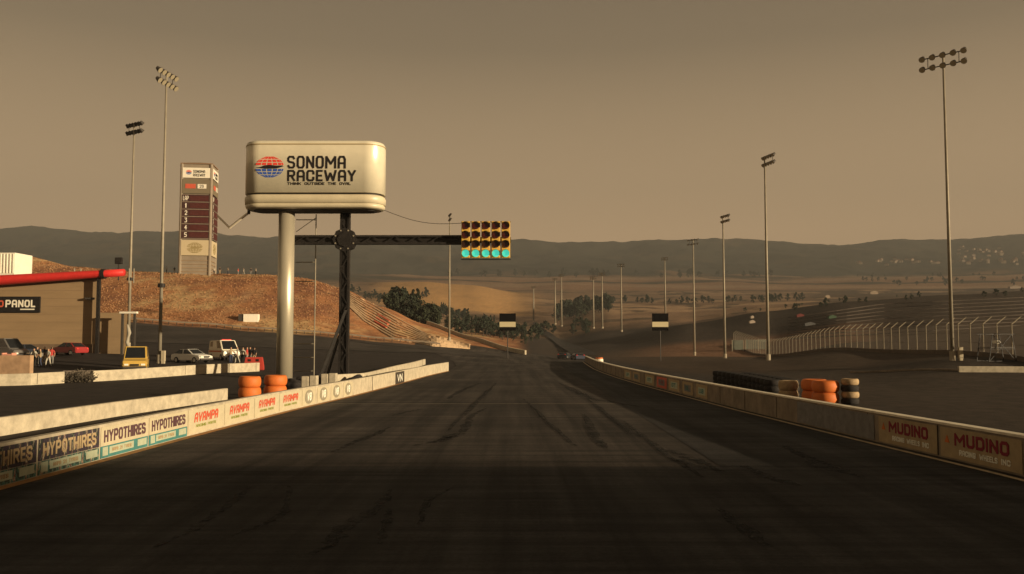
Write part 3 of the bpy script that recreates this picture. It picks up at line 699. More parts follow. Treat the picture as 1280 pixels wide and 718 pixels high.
# lettering and logo on the face
yf = -1.7 - .012
def sp(px, py): q = P(px, py, YS - 1.7); return q.x - SX, q.z
x0, z0 = sp(359, 211); x1, z1 = sp(434.5, 195); text('lettering', 'SONOMA', x1 - x0, z1 - z0, M_TEXT, sb, (x0, yf, z0), bold=.025)
x0, z0 = sp(359, 227); x1, z1 = sp(447, 212.6); text('lettering', 'RACEWAY', x1 - x0, z1 - z0, M_TEXT, sb, (x0, yf, z0), bold=.025)
x0, z0 = sp(359, 231.5); x1, z1 = sp(439, 228); text('lettering', 'THINK OUTSIDE THE OVAL', x1 - x0, z1 - z0, M_TEXT, sb, (x0, yf, z0), bold=.03)
def globe(parent, cx, cz, rx, rz_, y, mt=None):
    """oval emblem cut in gridlines: red above, blue below, dark band across"""
    bms = {'r': B(), 'b': B()}
    rows = 7; 
    for i in range(rows):
        za, zb_ = -1 + 2 * i / rows + .035, -1 + 2 * (i + 1) / rows - .035
        if i == 3: continue
        ncol = 7
        for j in range(ncol):
            ua, ub = -1 + 2 * j / ncol, -1 + 2 * (j + 1) / ncol
            def pt(u, z):
                hw = math.sqrt(max(0, 1 - z * z)); return (cx + rx * hw * math.sin(u * 1.45) / math.sin(1.45), cz + rz_ * z)
            g = .03
            q_ = [pt(ua + g, za), pt(ub - g, za), pt(ub - g, zb_), pt(ua + g, zb_)]
            bm = bms['r' if i > 3 else 'b']
            fr = [bm.verts.new((x, y, z)) for x, z in q_]; bk = [bm.verts.new((x, y + .02, z)) for x, z in q_]
            try:
                bm.faces.new(fr)
                for k_ in range(4): bm.faces.new((fr[k_], bk[k_], bk[(k_ + 1) % 4], fr[(k_ + 1) % 4]))
            except ValueError: pass
    obj('emblem_top', bms['r'], mt or mat('emblem_red', (.72, .05, .03), .6), parent)
    obj('emblem_bottom', bms['b'], mt or mat('emblem_blue', (.03, .09, .38), .6), parent)
    bm = B(); prism(bm, [(cx - rx * .95, cz - rz_ * .05), (cx - rx * .3, cz - rz_ * .16), (cx + rx * .5, cz - rz_ * .14), (cx + rx * .97, cz + rz_ * .06), (cx + rx * .9, cz + rz_ * .14), (cx + rx * .4, cz + rz_ * .13), (cx, cz + rz_ * .2), (cx - rx * .4, cz + rz_ * .14), (cx - rx * .6, cz + rz_ * .02)], y - .01, y)
    obj('emblem_band', bm, mt or M_TEXT, parent)
gx, gzc = sp(337, 209); globe(sb, gx, gzc, (sp(356, 209)[0] - sp(320, 209)[0]) / 2, (sp(337, 196)[1] - sp(337, 223)[1]) / 2, yf)
# drooping pale arm at the left of the sign
a = P(312, 265, YS); b = P(287, 285, YS + 1); c = P(272, 270, YS + 2)
bm = B(); tube(bm, a - base, b - base, .11, n=8); tube(bm, b - base, c - base, .09, n=8); obj('cable_arm', bm, mat('pale_cable', (.9, .8, .62), .5), sign)
bm = B(); tube(bm, P(311, 263, YS) - base, P(311, 268, YS) - base, .12, n=8); obj('bracket', bm, M_DARK, sign)

# ------------------------------------------------------------------ start light gantry
YG_ = 73.9
gb = on(430, YG_)
gan = empty('start_light_gantry', gb, 0, 'black steel gantry carrying five columns of start lights over the track', 'traffic light')
zbm0, zbm1 = P(430, 306, YG_).z - gb.z, P(430, 294.5, YG_).z - gb.z
xl, xr = pxX(352, YG_) - gb.x, pxX(577, YG_) - gb.x
zpost = P(430, 262, YG_).z - gb.z
bm = B(); box(bm, (0, 0, zpost / 2), (.34, .4, zpost + .2))
for k in (-1, 1): box(bm, (k * .32, 0, zpost / 2), (.16, .62, zpost + .1))
for i in range(14): beam(bm, (-.3 * (1 if i % 2 else -1), -.26, i * 1.0 + .4), (.3 * (1 if i % 2 else -1), -.26, i * 1.0 + 1.4), .09, .09)
obj('post', bm, M_BLACK, gan)
bm = B(); zm = (zbm0 + zbm1) / 2
box(bm, ((xl + xr) / 2, 0, zbm1 - .09), (xr - xl, .5, .18)); box(bm, ((xl + xr) / 2, 0, zbm0 + .09), (xr - xl, .5, .18)); box(bm, ((xl + xr) / 2, .05, zm), (xr - xl - .1, .12, zbm1 - zbm0 - .38))
nx = 16
for i in range(nx):
    u0 = xl + (xr - xl) * i / nx; u1 = xl + (xr - xl) * (i + 1) / nx; s_ = 1 if i % 2 else -1
    beam(bm, (u0 + .05, -.2, zm - s_ * .25), (u1 - .05, -.2, zm + s_ * .25), .07, .07)
obj('beam', bm, M_BLACK, gan)
bm = B(); tube(bm, (0, -.35, zm), (0, .35, zm), 1.02, n=8); tube(bm, (0, -.43, zm), (0, -.352, zm), .62, n=8)
obj('hub_plate', bm, M_BLACK, gan)
bm = B()
for i in range(8): a_ = i / 8 * 2 * math.pi + .39; tube(bm, (.82 * math.cos(a_), -.40, zm + .82 * math.sin(a_)), (.82 * math.cos(a_), -.355, zm + .82 * math.sin(a_)), .07, n=8)
obj('bolt', bm, M_STEEL, gan)
q1 = P(432, 388, YG_ - .5) - gb; q2 = on(399, YG_ - 1.2) - gb
bm = B(); beam(bm, q1, q2 + Vector((0, 0, .05)), .3, .22); obj('brace', bm, M_BLACK, gan)
q1 = P(424, 420, YG_ + .5) - gb; q2 = on(408, YG_ + 1.0) - gb; bm = B(); beam(bm, q1, q2, .16, .16); obj('brace', bm, M_BLACK, gan)
bm = B(); box(bm, (0, 0, .1), (2.6, 1.6, .22)); obj('base_plate', bm, M_BLACK, gan)
M_YEL = mat('yellow_housing', (.66, .40, .07), .6, noise=.2, nscale=4)
M_LENSR = mat('unlit_red_lens', (.06, .009, .009), .25); M_LENSA = mat('unlit_amber_lens', (.035, .012, .008), .25)
M_GRN = mat('lit_green_lens', (.03, .25, .19), .3, emit=((.05, .50, .36), .7))
YL = YG_ - .7
zl0, zl1 = P(606, 323, YL).z - gb.z, P(606, 277, YL).z - gb.z
X0, X1 = pxX(575.5, YL) - gb.x, pxX(638.5, YL) - gb.x
cw = (X1 - X0) / 5; rh = (zl1 - zl0) / 4
# lights frame
bm = B()
box(bm, ((X0 + X1) / 2, -.05, zl1 + .05), (X1 - X0, .1, .06)); box(bm, ((X0 + X1) / 2, .12, zm), (X1 - X0, .2, .5)); box(bm, ((X0 + X1) / 2, -.05, zl0 - .05), (X1 - X0, .1, .06))
obj('light_frame', bm, M_BLACK, gan)
for c_ in range(5):
    xc = X0 + cw * (c_ + .5)
    bm = B(); box(bm, (0, -.3, (zl0 + zl1) / 2), (cw * .86, .42, zl1 - zl0 - .02), bev=.04)
    hd = obj('signal_head', bm, M_YEL, gan); hd.location = (xc, -.4, 0)
    for r_ in range(4):
        z_ = zl1 - rh * (r_ + .5); lit = r_ == 3
        bm = B(); tube(bm, (0, -.52, z_), (0, -.585, z_), rh * .40, n=20); obj('lens', bm, M_GRN if lit else (M_LENSR if r_ < 2 else M_LENSA), hd)
        bm = B()    # visor: half ring
        for k_ in range(9):
            a0, a1 = math.pi * (k_ / 9) * 1.2 - .3, math.pi * ((k_ + 1) / 9) * 1.2 - .3
            r0 = rh * .44; ln = .25
            v = [(r0 * math.cos(a0), -.52, z_ + r0 * math.sin(a0)), (r0 * math.cos(a1), -.52, z_ + r0 * math.sin(a1)), (r0 * math.cos(a1), -.52 - ln, z_ + r0 * math.sin(a1)), (r0 * math.cos(a0), -.52 - ln, z_ + r0 * math.sin(a0))]
            bm.faces.new([bm.verts.new(p) for p in v])
        obj('visor', bm, M_YEL if lit else M_BLACK, hd)
# overhead cable from sign to lights
a = P(478, 262, YS); b = P(578, 279, YL); bm = B(); prev = a
for i in range(1, 13):
    t = i / 12; p = a.lerp(b, t) + Vector((0, 0, -.5 * math.sin(math.pi * t))); tube(bm, prev, p, .025, n=5); prev = p
tag(obj('cable', bm, M_DARK), 'thin dark cable sagging from the cream sign to the start lights', 'cable')
# thin ladder mast between pole and gantry
lb = on(393, 76); lad = empty('ladder_mast', lb, 0, 'thin pale ladder mast between the sign pole and the black post', 'mast')
tz = P(393, 268, 76).z - lb.z; xr2 = pxX(368, 76) - lb.x
bm = B(); tube(bm, (0, 0, -.2), (0, 0, tz), .05, n=8); obj('upright', bm, M_STEEL, lad)
bm = B()
for py in (275, 328, 352, 430, 447, 464):
    z_ = P(380, py, 76).z - lb.z; o = obj('rung', tube(B(), (xr2, 0, z_), (0, 0, z_), .045, n=6), M_STEEL, lad)
bm = B(); tube(bm, (xr2, 0, P(380, 290, 76).z - lb.z), (0, 0, tz - .3), .03, n=5); obj('stay', bm, M_STEEL, lad)
bm.free() if False else None
# white blocks and dark sacks behind the pit wall
for px, Y, w_, lb_ in ((388, 60.0, 1.0, 'pale concrete block behind the pit wall, left of the brace foot'), (412, 64, 1.05, 'pale concrete block behind the pit wall, right of the brace foot')):
    bm = B(); box(bm, (-w_ * .26, 0, .5), (w_ * .48, .7, 1.0), bev=.04); box(bm, (w_ * .27, .05, .52), (w_ * .48, .7, 1.04), bev=.04)
    o = obj('concrete_block', bm, M_CONC); o.location = on(px, Y); tag(o, lb_, 'concrete block')
def lump(name, loc, s, m, label, cat):
    bm = B(); bmesh.ops.create_icosphere(bm, subdivisions=3, radius=1)
    for v in bm.verts:
        v.co *= 1 + .25 * (math.sin(v.co.x * 5 + loc[0]) * math.cos(v.co.y * 4) + math.sin(v.co.z * 7)) * .5; v.co.z = max(v.co.z, -.5)
        v.co = Vector((v.co.x * s[0], v.co.y * s[1], (v.co.z + .5) * s[2]))
    o = obj(name, bm, m, smooth=True); o.location = loc; tag(o, label, cat); return o
M_SACK = mat('dark_sack', (.035, .03, .028), .9, noise=.5, nscale=5)
for i, (px, Y) in enumerate(((370, 62), (378, 66), (400, 71), (413, 72), (447, 70), (452, 74))):
    lump('sandbag', on(px, Y), (.75, .45, .45), M_SACK, ('dark sack beside the right orange tyre stack', 'dark sack behind the pole foot', 'dark sack at the foot of the brace', 'dark sack left of the black post', 'dark sack right of the black post', 'dark sack farthest right by the curved barrier')[i], 'sandbag')

# ------------------------------------------------------------------ light towers
def light_tower(px, Y, ytop, hdir, ncol, label, rows=2, r=.24, pitch=.95, shift=0, cab=0, collar=0, basepy=None, lampr=.3, group='light towers round the track'):
    b = on(px, Y); H = P(px, ytop, Y).z - b.z
    t = empty('light_tower', b, 0, label, 'light tower', group)
    bm = B(); tube(bm, (0, 0, -.5), (0, 0, H), r, r * .5, 14); obj('pole', bm, M_STEEL, t, smooth=True)
    bm = B(); tube(bm, (0, 0, -.3), (0, 0, .9), r * 1.35, r * 1.35, 10); obj('base', bm, mat('pale_pole_base', (.34, .29, .21), .8), t)
    d = Vector((hdir[0], hdir[1], 0)); L = d.length; d.normalize(); nr = Vector((d.y, -d.x, 0))
    if nr.x * (-1 if b.x > 0 else 1) < 0: nr = -nr          # lamps face the track
    hd = Vector((d.x * shift, d.y * shift, 0))
    bm = B()
    for k in range(rows):
        z_ = H - .25 - k * 1.05; beam(bm, hd - d * L / 2 + Vector((0, 0, z_)), hd + d * L / 2 + Vector((0, 0, z_)), .09, .09)
        if shift: beam(bm, Vector((0, 0, z_)), hd + Vector((0, 0, z_)), .09, .09)
    for k in (-.35, .35): beam(bm, hd + d * L * k + Vector((0, 0, H - .2)), hd + d * L * k + Vector((0, 0, H - .25 - 1.05 * (rows - 1))), .06, .06)
    obj('crossarm', bm, M_DARK, t)
    for k in range(rows):
        for i in range(ncol):
            c = hd + d * (L * (i / (ncol - 1) - .5) * .94) + Vector((0, 0, H - .15 - k * 1.05))
            ax = (nr + Vector((0, 0, -.85))).normalized()
            bm = B(); tube(bm, c - ax * .2, c + ax * .28, lampr * .55, lampr, 12); la = obj('floodlight', bm, M_DARK, t)
            bm = B(); tube(bm, c + ax * .281, c + ax * .30, lampr * .93, lampr * .93, 12); obj('lens', bm, mat('lamp_glass', (.36, .31, .21), .4), la)
    if collar:
        zc_ = P(px, collar, Y).z - b.z; bm = B(); tube(bm, (0, 0, zc_ - .2), (0, 0, zc_ + .2), r * 1.9, n=10); obj('collar', bm, M_BLACK, t)
    if cab:
        bm = B(); box(bm, (cab, -.2, .75), (.4, .3, 1.1), bev=.03); box(bm, (cab, -.2, .1), (.3, .3, .24)); obj('control_cabinet', bm, mat('beige_cabinet', (.42, .36, .25), .7), t)
    return t
light_tower(1190, 86, 66, (2.9, -3.1), 5, 'nearest and tallest light tower, at the right with ten lamps', r=.2, cab=.7, lampr=.31)
light_tower(960, 130, 196, (.7, -3.0), 5, 'second light tower from the right, its lamps seen almost edge on', shift=1.2, r=.25)
light_tower(906, 183, 270, (.8, -3.0), 5, 'light tower just left of the second one, about two thirds its height', shift=1.1, r=.28)
light_tower(868, 215, 299, (2.0, -2.5), 4, 'light tower right of the braking board, bare pole against the hills', r=.27, lampr=.2, pitch=.5)
light_tower(200, 90, 90, (.5, 3.3), 5, 'tall light tower at the left with sunlit lamp faces', collar=357, cab=.45, r=.19, lampr=.32)
light_tower(160.5, 120, 154, (2.9, -1.9), 6, 'left light tower with dark lamps beside the building end', collar=349, r=.22)
light_tower(561.5, 200, 268, (.3, -1.6), 2, 'slim light tower standing at the foot of the mound, left of start lights', r=.26, lampr=.45)
for px, py, pt, lb_ in ((832, 402, 322, 'distant light tower directly above the right braking board'), (777, 416, 330, 'distant thin light tower left of the braking board'), (742, 411, 346, 'left of the close pair of distant poles'), (753, 411, 341, 'right of the close pair of distant poles'),
    (667, 402, 358, 'distant pole nearest the left braking board'), (694, 406, 348, 'left of two bright distant poles above the valley road'), (702, 409, 343, 'right of two bright distant poles above the valley road')):
    g = hit(px, py, 270); light_tower(px, g.y, pt, (3, -2), 4, lb_, r=.0011 * g.y, lampr=.35)

# ------------------------------------------------------------------ braking boards
for px, Y, lb_ in ((634.5, 160, 'left dark braking board with a pale yellow band'), (825.5, 155, 'right dark braking board with a pale yellow band')):
    g = on(px, Y); t = empty('braking_board', g, 0, lb_, 'track sign', 'braking boards')
    za, zb_ = P(px, 413.5, Y).z - g.z, P(px, 392, Y).z - g.z; w_ = 20.5 / F * Y
    bm = B(); tube(bm, (0, .06, -.3), (0, .06, zb_), .09, n=8); obj('post', bm, M_DARK, t)
    obj('panel', box(B(), (0, -.06, (za + zb_) / 2), (w_, .1, zb_ - za), bev=.02), mat('matt_black_panel', (.006, .005, .005), .9, spec=.05), t)
    obj('band', box(B(), (0, -.125, za + (zb_ - za) * .36), (w_ * .98, .03, (zb_ - za) * .3)), mat('dull_yellow_band', (.55, .48, .30), .8), t)

# ------------------------------------------------------------------ timing tower
YT = 232.0
tb = on(245, YT); zT = P(245, 209, YT).z - tb.z
tw = empty('timing_tower', tb + Vector((0, 0, -1)), R(8), 'tall square beige scoring tower with red lap display on the mound', 'tower'); zT += 1
S = 8.1
M_BEIGE = mat('beige_tower_render', (.26, .215, .16), .7, noise=.15, nscale=.5)
bm = B(); box(bm, (0, 0, zT / 2), (S - .5, S - .5, zT)); obj('wall', bm, M_BEIGE, tw)
bm = B()
for i, j in ((-1, -1), (1, -1), (1, 1), (-1, 1)): tube(bm, (i * (S / 2 - .35), j * (S / 2 - .35), 0), (i * (S / 2 - .35), j * (S / 2 - .35), zT), .42, n=14)
obj('corner_column', bm, M_BEIGE, tw, smooth=False)
bm = B()
for k in range(5): box(bm, (0, 0, .5 + k * .95), (S - .1, S - .1, .1))
obj('string_course', bm, mat('brown_band', (.36, .25, .15), .8), tw)
bm = B(); loft(bm, [[(x, y, zT) for x, y in ((-S / 2, -S / 2), (S / 2, -S / 2), (S / 2, S / 2), (-S / 2, S / 2))], [(x, y, zT + .25) for x, y in ((-S / 2, -S / 2), (S / 2, -S / 2), (S / 2, S / 2), (-S / 2, S / 2))], [(x, y, zT + 1.1) for x, y in ((-.4, -.4), (.4, -.4), (.4, .4), (-.4, .4))]]); obj('roof', bm, mat('brown_roof', (.22, .14, .08), .8), tw)
def tz_(py): return P(245, py, YT - 3).z - tb.z + 1
M_DISP = mat('dark_display', (.05, .02, .018), .6, noise=.3, nscale=1); M_LED = mat('dark_red_led_panel', (.07, .014, .012), .6, noise=.3, nscale=3)
for face in range(2):
    e = R(0) if face == 0 else R(90)
    def fp(name, py0, py1, m, w_=6.9, d=.1):
        za, zb_ = tz_(py1), tz_(py0)
        o = obj(name, box(B(), (0, -S / 2 - .05, (za + zb_) / 2), (w_, d, zb_ - za)), m, tw); o.rotation_euler = (0, 0, e); return o, za, zb_
    yq = -S / 2 - .12
    o, za, zb_ = fp('name_panel', 211, 223.5, M_WHITE)
    globe(o, -1.9, (za + zb_) / 2 + .1, .75, .62, yq)
    text('lettering', 'SONOMA', 3.1, .75, M_TEXT, o, (-.8, yq, za + 1.3), bold=.05); text('lettering', 'RACEWAY', 3.1, .75, M_TEXT, o, (-.8, yq, za + .35), bold=.05)
    o, za, zb_ = fp('sponsor_panel', 225, 243, mat('olive_grey_panel', (.17, .14, .09), .7))
    obj('sponsor_block', box(B(), (-1.4, yq - .02, (za + zb_) / 2), (2.6, .06, 1.2)), M_LRED, o); b2 = obj('sponsor_block', box(B(), (1.5, yq - .02, (za + zb_) / 2), (2.2, .06, 1.15)), M_WHITE, o)
    text('lettering', '29', 1.1, .8, M_TEXT, b2, (.9, yq - .06, (za + zb_) / 2 - .4), bold=.04)
    o, za, zb_ = fp('display', 244.5, 299, M_DISP)
    for k in range(6):
        zz = zb_ - (zb_ - za) * (k + .5) / 6; hh = (zb_ - za) / 6
        r_ = obj('display_row', box(B(), (.9, yq - .01, zz), (4.7, .06, hh * .72)), M_LED, o)
        obj('divider', box(B(), (0, yq - .01, zz - hh / 2), (6.9, .07, .14)), M_BEIGE, o)
        s_ = 'LAP' if k == 0 else str(k)
        text('lettering', s_, 1.5 if k == 0 else .75, hh * .62, M_WHITE, o, (-3.2 if k == 0 else -2.7, yq, zz - hh * .3), bold=.05)
    o, za, zb_ = fp('emblem_panel', 301, 320, mat('cream_panel', (.50, .42, .27), .7))
    globe(o, 0, (za + zb_) / 2, 2.0, 1.4, yq, mt=mat('olive_print', (.28, .22, .10), .8))

# ------------------------------------------------------------------ building at left
YB = 106.0
bx1 = pxX(121, YB); bx0 = pxX(-190, YB); bz = gz(bx1, YB)
bb = Vector((bx1, YB, bz)); bld = empty('pit_building', bb, 0, 'low tan pit building with a red rounded roof edge at the left', 'building')
def zr(px): return P(px, np.interp(px, [-190, 0, 160], [366, 354, 344]), YB).z - bz
M_TANW = mat('tan_render', (.29, .20, .11), .85, noise=.16, nscale=.35, stretch=(.4, 1, 2.2), bump=.15)
L_ = bx0 - bx1
bm = B(); prism(bm, [(L_, -1), (0, -1), (0, zr(121)), (L_, zr(-190))], 0, 14)
for v in bm.verts:
    if v.co.y > 1: v.co.x -= 8.2
obj('wall', bm, M_TANW, bld)
x2 = pxX(153, YB) - bx1
bm = B(); box(bm, (x2 / 2 + .2, 3.2, (P(140, 391, YB).z - bz) / 2 - .3), (x2 + .4, 6, P(140, 391, YB).z - bz + .6))
for v in bm.verts:
    if v.co.y > 3: v.co.x -= 3.2
obj('side_wall', bm, M_TANW, bld)
# cladding joints
bm = B()
for k in range(9): box(bm, (L_ / 2 - .3, -.006, .9 + k * .95), (abs(L_) - .8, .02, .03))
obj('cladding_joint', bm, mat('tan_joint', (.22, .15, .09), .9), bld)
# roof edge tube (visible curve)
bm = B(); rings = []
for px in (-190, -100, 0, 60, 110, 131, 157):
    x = pxX(px, YB) - bx1; z = zr(px) - .1; rr = np.interp(px, [-190, 0, 157], [.75, .62, .42])
    rings.append([(x, -.9 + rr * 1.2 * math.cos(a), z + .35 + rr * math.sin(a)) for a in np.linspace(0, 2 * math.pi, 14, endpoint=False)])
rf = obj('roof_edge', loft(bm, rings), M_RED, bld, smooth=True)
xq = pxX(131, YB) - bx1; bm = B(); tube(bm, (xq - .2, -.9, zr(131) + .22), (xq + .25, -.9, zr(131) + .24), .6, n=14); obj('roof_band', bm, M_BLACK, bld)
bm = B(); prism(bm, [(L_, zr(-190) + .0), (xq, zr(131) + .0), (xq, zr(131) + .35), (L_, zr(-190) + .35)], -.5, 14.3)
for v in bm.verts:
    if v.co.y > 1: v.co.x -= 9.5
obj('roof', bm, M_DARK, bld)
xp = pxX(121.5, YB - .8) - bx1; bm = B(); box(bm, (xp, -.8, zr(121) / 2 - .3), (.36, .36, zr(121) + .6)); obj('corner_post', bm, M_BLACK, bld)
bm = B(); box(bm, (pxX(112, YB) - bx1, -.3, P(0, 373.5, YB).z - bz), (1.0, .5, .22)); obj('bracket', bm, M_DARK, bld)
bm = B(); box(bm, (L_ / 2 - 0, -.05, .5), (abs(L_), .08, 1.2)); obj('plinth', bm, mat('brown_plinth', (.16, .11, .07), .9, noise=.2, nscale=1), bld)
sgx0, sgx1 = pxX(-22, YB) - bx1, pxX(49.5, YB) - bx1; sz0, sz1 = P(0, 391, YB).z - bz, P(0, 371, YB).z - bz
pn = obj('name_board', box(B(), ((sgx0 + sgx1) / 2, -.12, (sz0 + sz1) / 2), (sgx1 - sgx0, .2, sz1 - sz0), bev=.02), M_TEXT, bld)
tx = pxX(-13, YB) - bx1; tx2 = pxX(6.5, YB) - bx1; hh = sz1 - sz0
text('lettering', 'MO', tx2 - tx - .1, hh * .42, M_LRED, pn, (tx, -.235, sz0 + hh * .34), bold=.04)
tx3 = pxX(45, YB) - bx1; text('lettering', 'PANOL', tx3 - tx2, hh * .46, M_WHITE, pn, (tx2, -.235, sz0 + hh * .33), bold=.05)
obj('underline', box(B(), ((tx2 + tx3) / 2 + .8, -.235, sz0 + hh * .2), (tx3 - tx2 - 2, .02, hh * .07)), M_WHITE, pn)
# white ribbed unit on the roof
xa, xb = pxX(-40, YB + 3) - bx1, pxX(15, YB + 3) - bx1; za, zb_ = P(0, 343, YB + 3).z - bz, P(0, 316, YB + 3).z - bz
bm = B(); box(bm, ((xa + xb) / 2, 5, (za + zb_) / 2 - .4), (xb - xa, 4, zb_ - za + .8), bev=.05)
for k in range(14): box(bm, (xa + (xb - xa) * (k + .5) / 14, 2.96, (za + zb_) / 2), (.12, .08, zb_ - za - .3))
obj('roof_unit', bm, M_WHITE, bld)
bm = B(); tube(bm, (pxX(141, YB) - bx1, 1, zr(130) - .4), (pxX(141, YB) - bx1, 1, zr(130) + 1.9), .08, n=6); box(bm, (pxX(141, YB) - bx1, 1, zr(130) + 2.0), (.9, .3, .8), bev=.05); obj('loudspeaker', bm, M_BLACK, bld)
for px in (80, 88, 150, 156):
    bm = B(); x = pxX(px, YB) - bx1; tube(bm, (x, 2, zr(121) - .6), (x, 2, zr(121) + 1.2), .07, n=6); obj('vent_pipe', bm, M_STEEL, bld)
# steel frame at the building end
fb = on(160, 104); fr_ = empty('steel_frame', fb, 0, 'narrow steel frame with a pale bundle hanging in it, at the building end', 'frame')
bm = B(); Hf = P(160, 391, 104).z - fb.z; hw = 7.5 * 104 / F
for k in (-1, 1): box(bm, (k * hw, 0, Hf / 2), (.22, .3, Hf))
obj('upright', bm, M_DARK, fr_); obj('top_rail', box(B(), (0, 0, Hf), (2 * hw + .6, .5, .22)), M_WHITE, fr_)
bm = B(); loft(bm, [[(math.cos(a) * r_ + .12 * math.sin(z_ * 3), math.sin(a) * r_, z_) for a in np.linspace(0, 6.28, 8, endpoint=False)] for z_, r_ in ((1.0, .15), (1.5, .22), (2.1, .14), (2.6, .26), (3.1, .2), (3.6, .1))]); obj('bundle', bm, mat('grey_bundle', (.34, .31, .25), .8), fr_, smooth=True)

# ------------------------------------------------------------------ vehicles
def wheel(parent, x, y, r=.33, w_=.24):
    bm = B(); tube(bm, (x, y - w_ / 2, r), (x, y + w_ / 2, r), r, n=20)
    wh = obj('wheel', bm, M_RUBBER, parent)
    bm = B(); s_ = 1 if y > 0 else -1; tube(bm, (x, y + s_ * (w_ / 2 + .002), r), (x, y + s_ * (w_ / 2 + .02), r), r * .6, n=14); obj('rim', bm, mat('silver_rim', (.4, .38, .34), .4, .5), wh)
def vehicle(name, loc, rz, kind, paint, label, cat='car', extra=None):
    """front towards +X"""
    t = empty(name, loc, rz, label, cat, 'vehicles parked in the paddock' if extra != 'race' else None)
    if kind == 'car': L, W_, prof, cab, gl = 4.3, 1.76, [(-2.1, .28), (2.1, .28), (2.16, .55), (2.0, .76), (1.1, .92), (-1.5, .96), (-2.05, .9), (-2.15, .6)], [(-1.75, .93), (-1.05, 1.40), (.15, 1.43), (1.05, .91)], .8
    elif kind == 'race': L, W_, prof, cab, gl = 4.5, 1.9, [(-2.2, .15), (2.25, .12), (2.3, .4), (1.9, .62), (1.0, .8), (-1.5, .86), (-2.2, .8)], [(-1.5, .84), (-.8, 1.16), (.1, 1.18), (1.0, .78)], .8
    elif kind == 'pickup': L, W_, prof, cab, gl = 4.9, 1.85, [(-2.4, .4), (2.3, .4), (2.4, .65), (2.35, 1.0), (1.5, 1.15), (-2.4, 1.12)], [(-.9, 1.12), (-.8, 1.95), (.55, 1.98), (1.35, 1.13)], .88
    else: L, W_, prof, cab, gl = 5.0, 1.95, [(-2.45, .35), (2.35, .35), (2.5, .6), (2.45, .98), (1.75, 1.2), (-2.45, 1.2)], [(-2.43, 1.18), (-2.36, 2.2), (.85, 2.25), (1.8, 1.18)], .9
    bm = prism(B(), prof, -W_ / 2, W_ / 2)
    bmesh.ops.bevel(bm, geom=[e for e in bm.edges], offset=.07, segments=2, affect='EDGES')
    obj('body', bm, paint, t, smooth=False)
    def tap(p):     # cabin ring, narrower at the top
        zmax = max(q[1] for q in cab); zmin = min(q[1] for q in cab); f = 1 - (1 - gl) * (p[1] - zmin) / (zmax - zmin); return f * W_ / 2 * .97
    bm = B(); a_ = [bm.verts.new((x, -tap((x, z)), z)) for x, z in cab]; b_ = [bm.verts.new((x, tap((x, z)), z)) for x, z in cab]
    for i in range(4): bm.faces.new((a_[i], a_[(i + 1) % 4], b_[(i + 1) % 4], b_[i]))
    bm.faces.new(a_); bm.faces.new(b_); bmesh.ops.recalc_face_normals(bm, faces=bm.faces[:])
    bmesh.ops.bevel(bm, geom=[e for e in bm.edges], offset=.05, segments=2, affect='EDGES')
    cb = obj('cabin', bm, paint, t)
    def quad(pts, m, nm, par, off):
        bm = B(); c = sum((Vector(p) for p in pts), Vector()) / len(pts); nrm = (Vector(pts[1]) - Vector(pts[0])).cross(Vector(pts[2]) - Vector(pts[0])).normalized()
        if nrm.dot(c - Vector((0, 0, 1.0))) < 0: nrm = -nrm
        v = [c + (Vector(p) - c) * .86 + nrm * off for p in pts]; w2 = [p - nrm * .03 for p in v]
        a_ = [bm.verts.new(p) for p in v]; b_ = [bm.verts.new(p) for p in w2]
        bm.faces.new(a_); bm.faces.new(b_[::-1])
        for i in range(len(v)): bm.faces.new((a_[i], b_[i], b_[(i + 1) % len(v)], a_[(i + 1) % len(v)]))
        bmesh.ops.recalc_face_normals(bm, faces=bm.faces[:]); obj(nm, bm, m, par)
    q = [(x, tap((x, z)), z) for x, z in cab]
    fl = lambda p: (p[0], -p[1], p[2])
    quad([q[3], q[2], fl(q[2]), fl(q[3])], M_GLASS, 'windscreen', cb, .012); quad([q[0], q[1], fl(q[1]), fl(q[0])], M_GLASS, 'rear_window', cb, .012)
    for s_ in (0, 1):
        g = (lambda p: p) if s_ == 0 else fl
        if kind == 'van':
            mid = lambda p, r_, u: tuple(p[i] * (1 - u) + r_[i] * u for i in range(3))
            lo = lambda z: None
            a1 = mid(q[0], q[3], .62); b1 = mid(q[1], q[2], .64); quad([g(mid(a1, b1, .12)), g(b1), g(q[2]), g(mid(q[3], q[2], .1))], M_GLASS, 'side_window', cb, .012)
            a2 = mid(q[0], q[3], .06); b2 = mid(q[1], q[2], .06); a3 = mid(q[0], q[3], .3); b3 = mid(q[1], q[2], .34)
            quad([g(mid(a2, b2, .3)), g(mid(a2, b2, .95)), g(mid(a3, b3, .95)), g(mid(a3, b3, .3))], M_GLASS, 'side_window', cb, .012)
        else:
            m1 = tuple((q[0][i] + q[3][i]) / 2 for i in range(3)); m2 = tuple((q[1][i] + q[2][i]) / 2 for i in range(3))
            quad([g(q[0]), g(q[1]), g(m2), g(m1)], M_GLASS, 'side_window', cb, .012); quad([g(m1), g(m2), g(q[2]), g(q[3])], M_GLASS, 'side_window', cb, .012)
    wr = .31 if kind in ('car', 'race') else .36
    for x in (-L * .3, L * .31):
        for s_ in (-1, 1): wheel(t, x, s_ * (W_ / 2 - .1), wr)
    xf = prof[2][0]
    for s_ in (-1, 1):
        obj('headlight', box(B(), (xf - .04, s_ * W_ * .34, prof[2][1] + .1), (.14, .34, .16), bev=.03), M_WHITE, t)
        obj('tail_light', box(B(), (-L / 2 + (.0 if kind != 'car' else .03), s_ * W_ * .36, prof[-1][1] * .5 + .45), (.1, .24, .16), bev=.02), M_RED, t)
    obj('bumper', box(B(), (xf - .02, 0, prof[0][1] + .12), (.22, W_ * .96, .2), bev=.04), M_DARK, t)
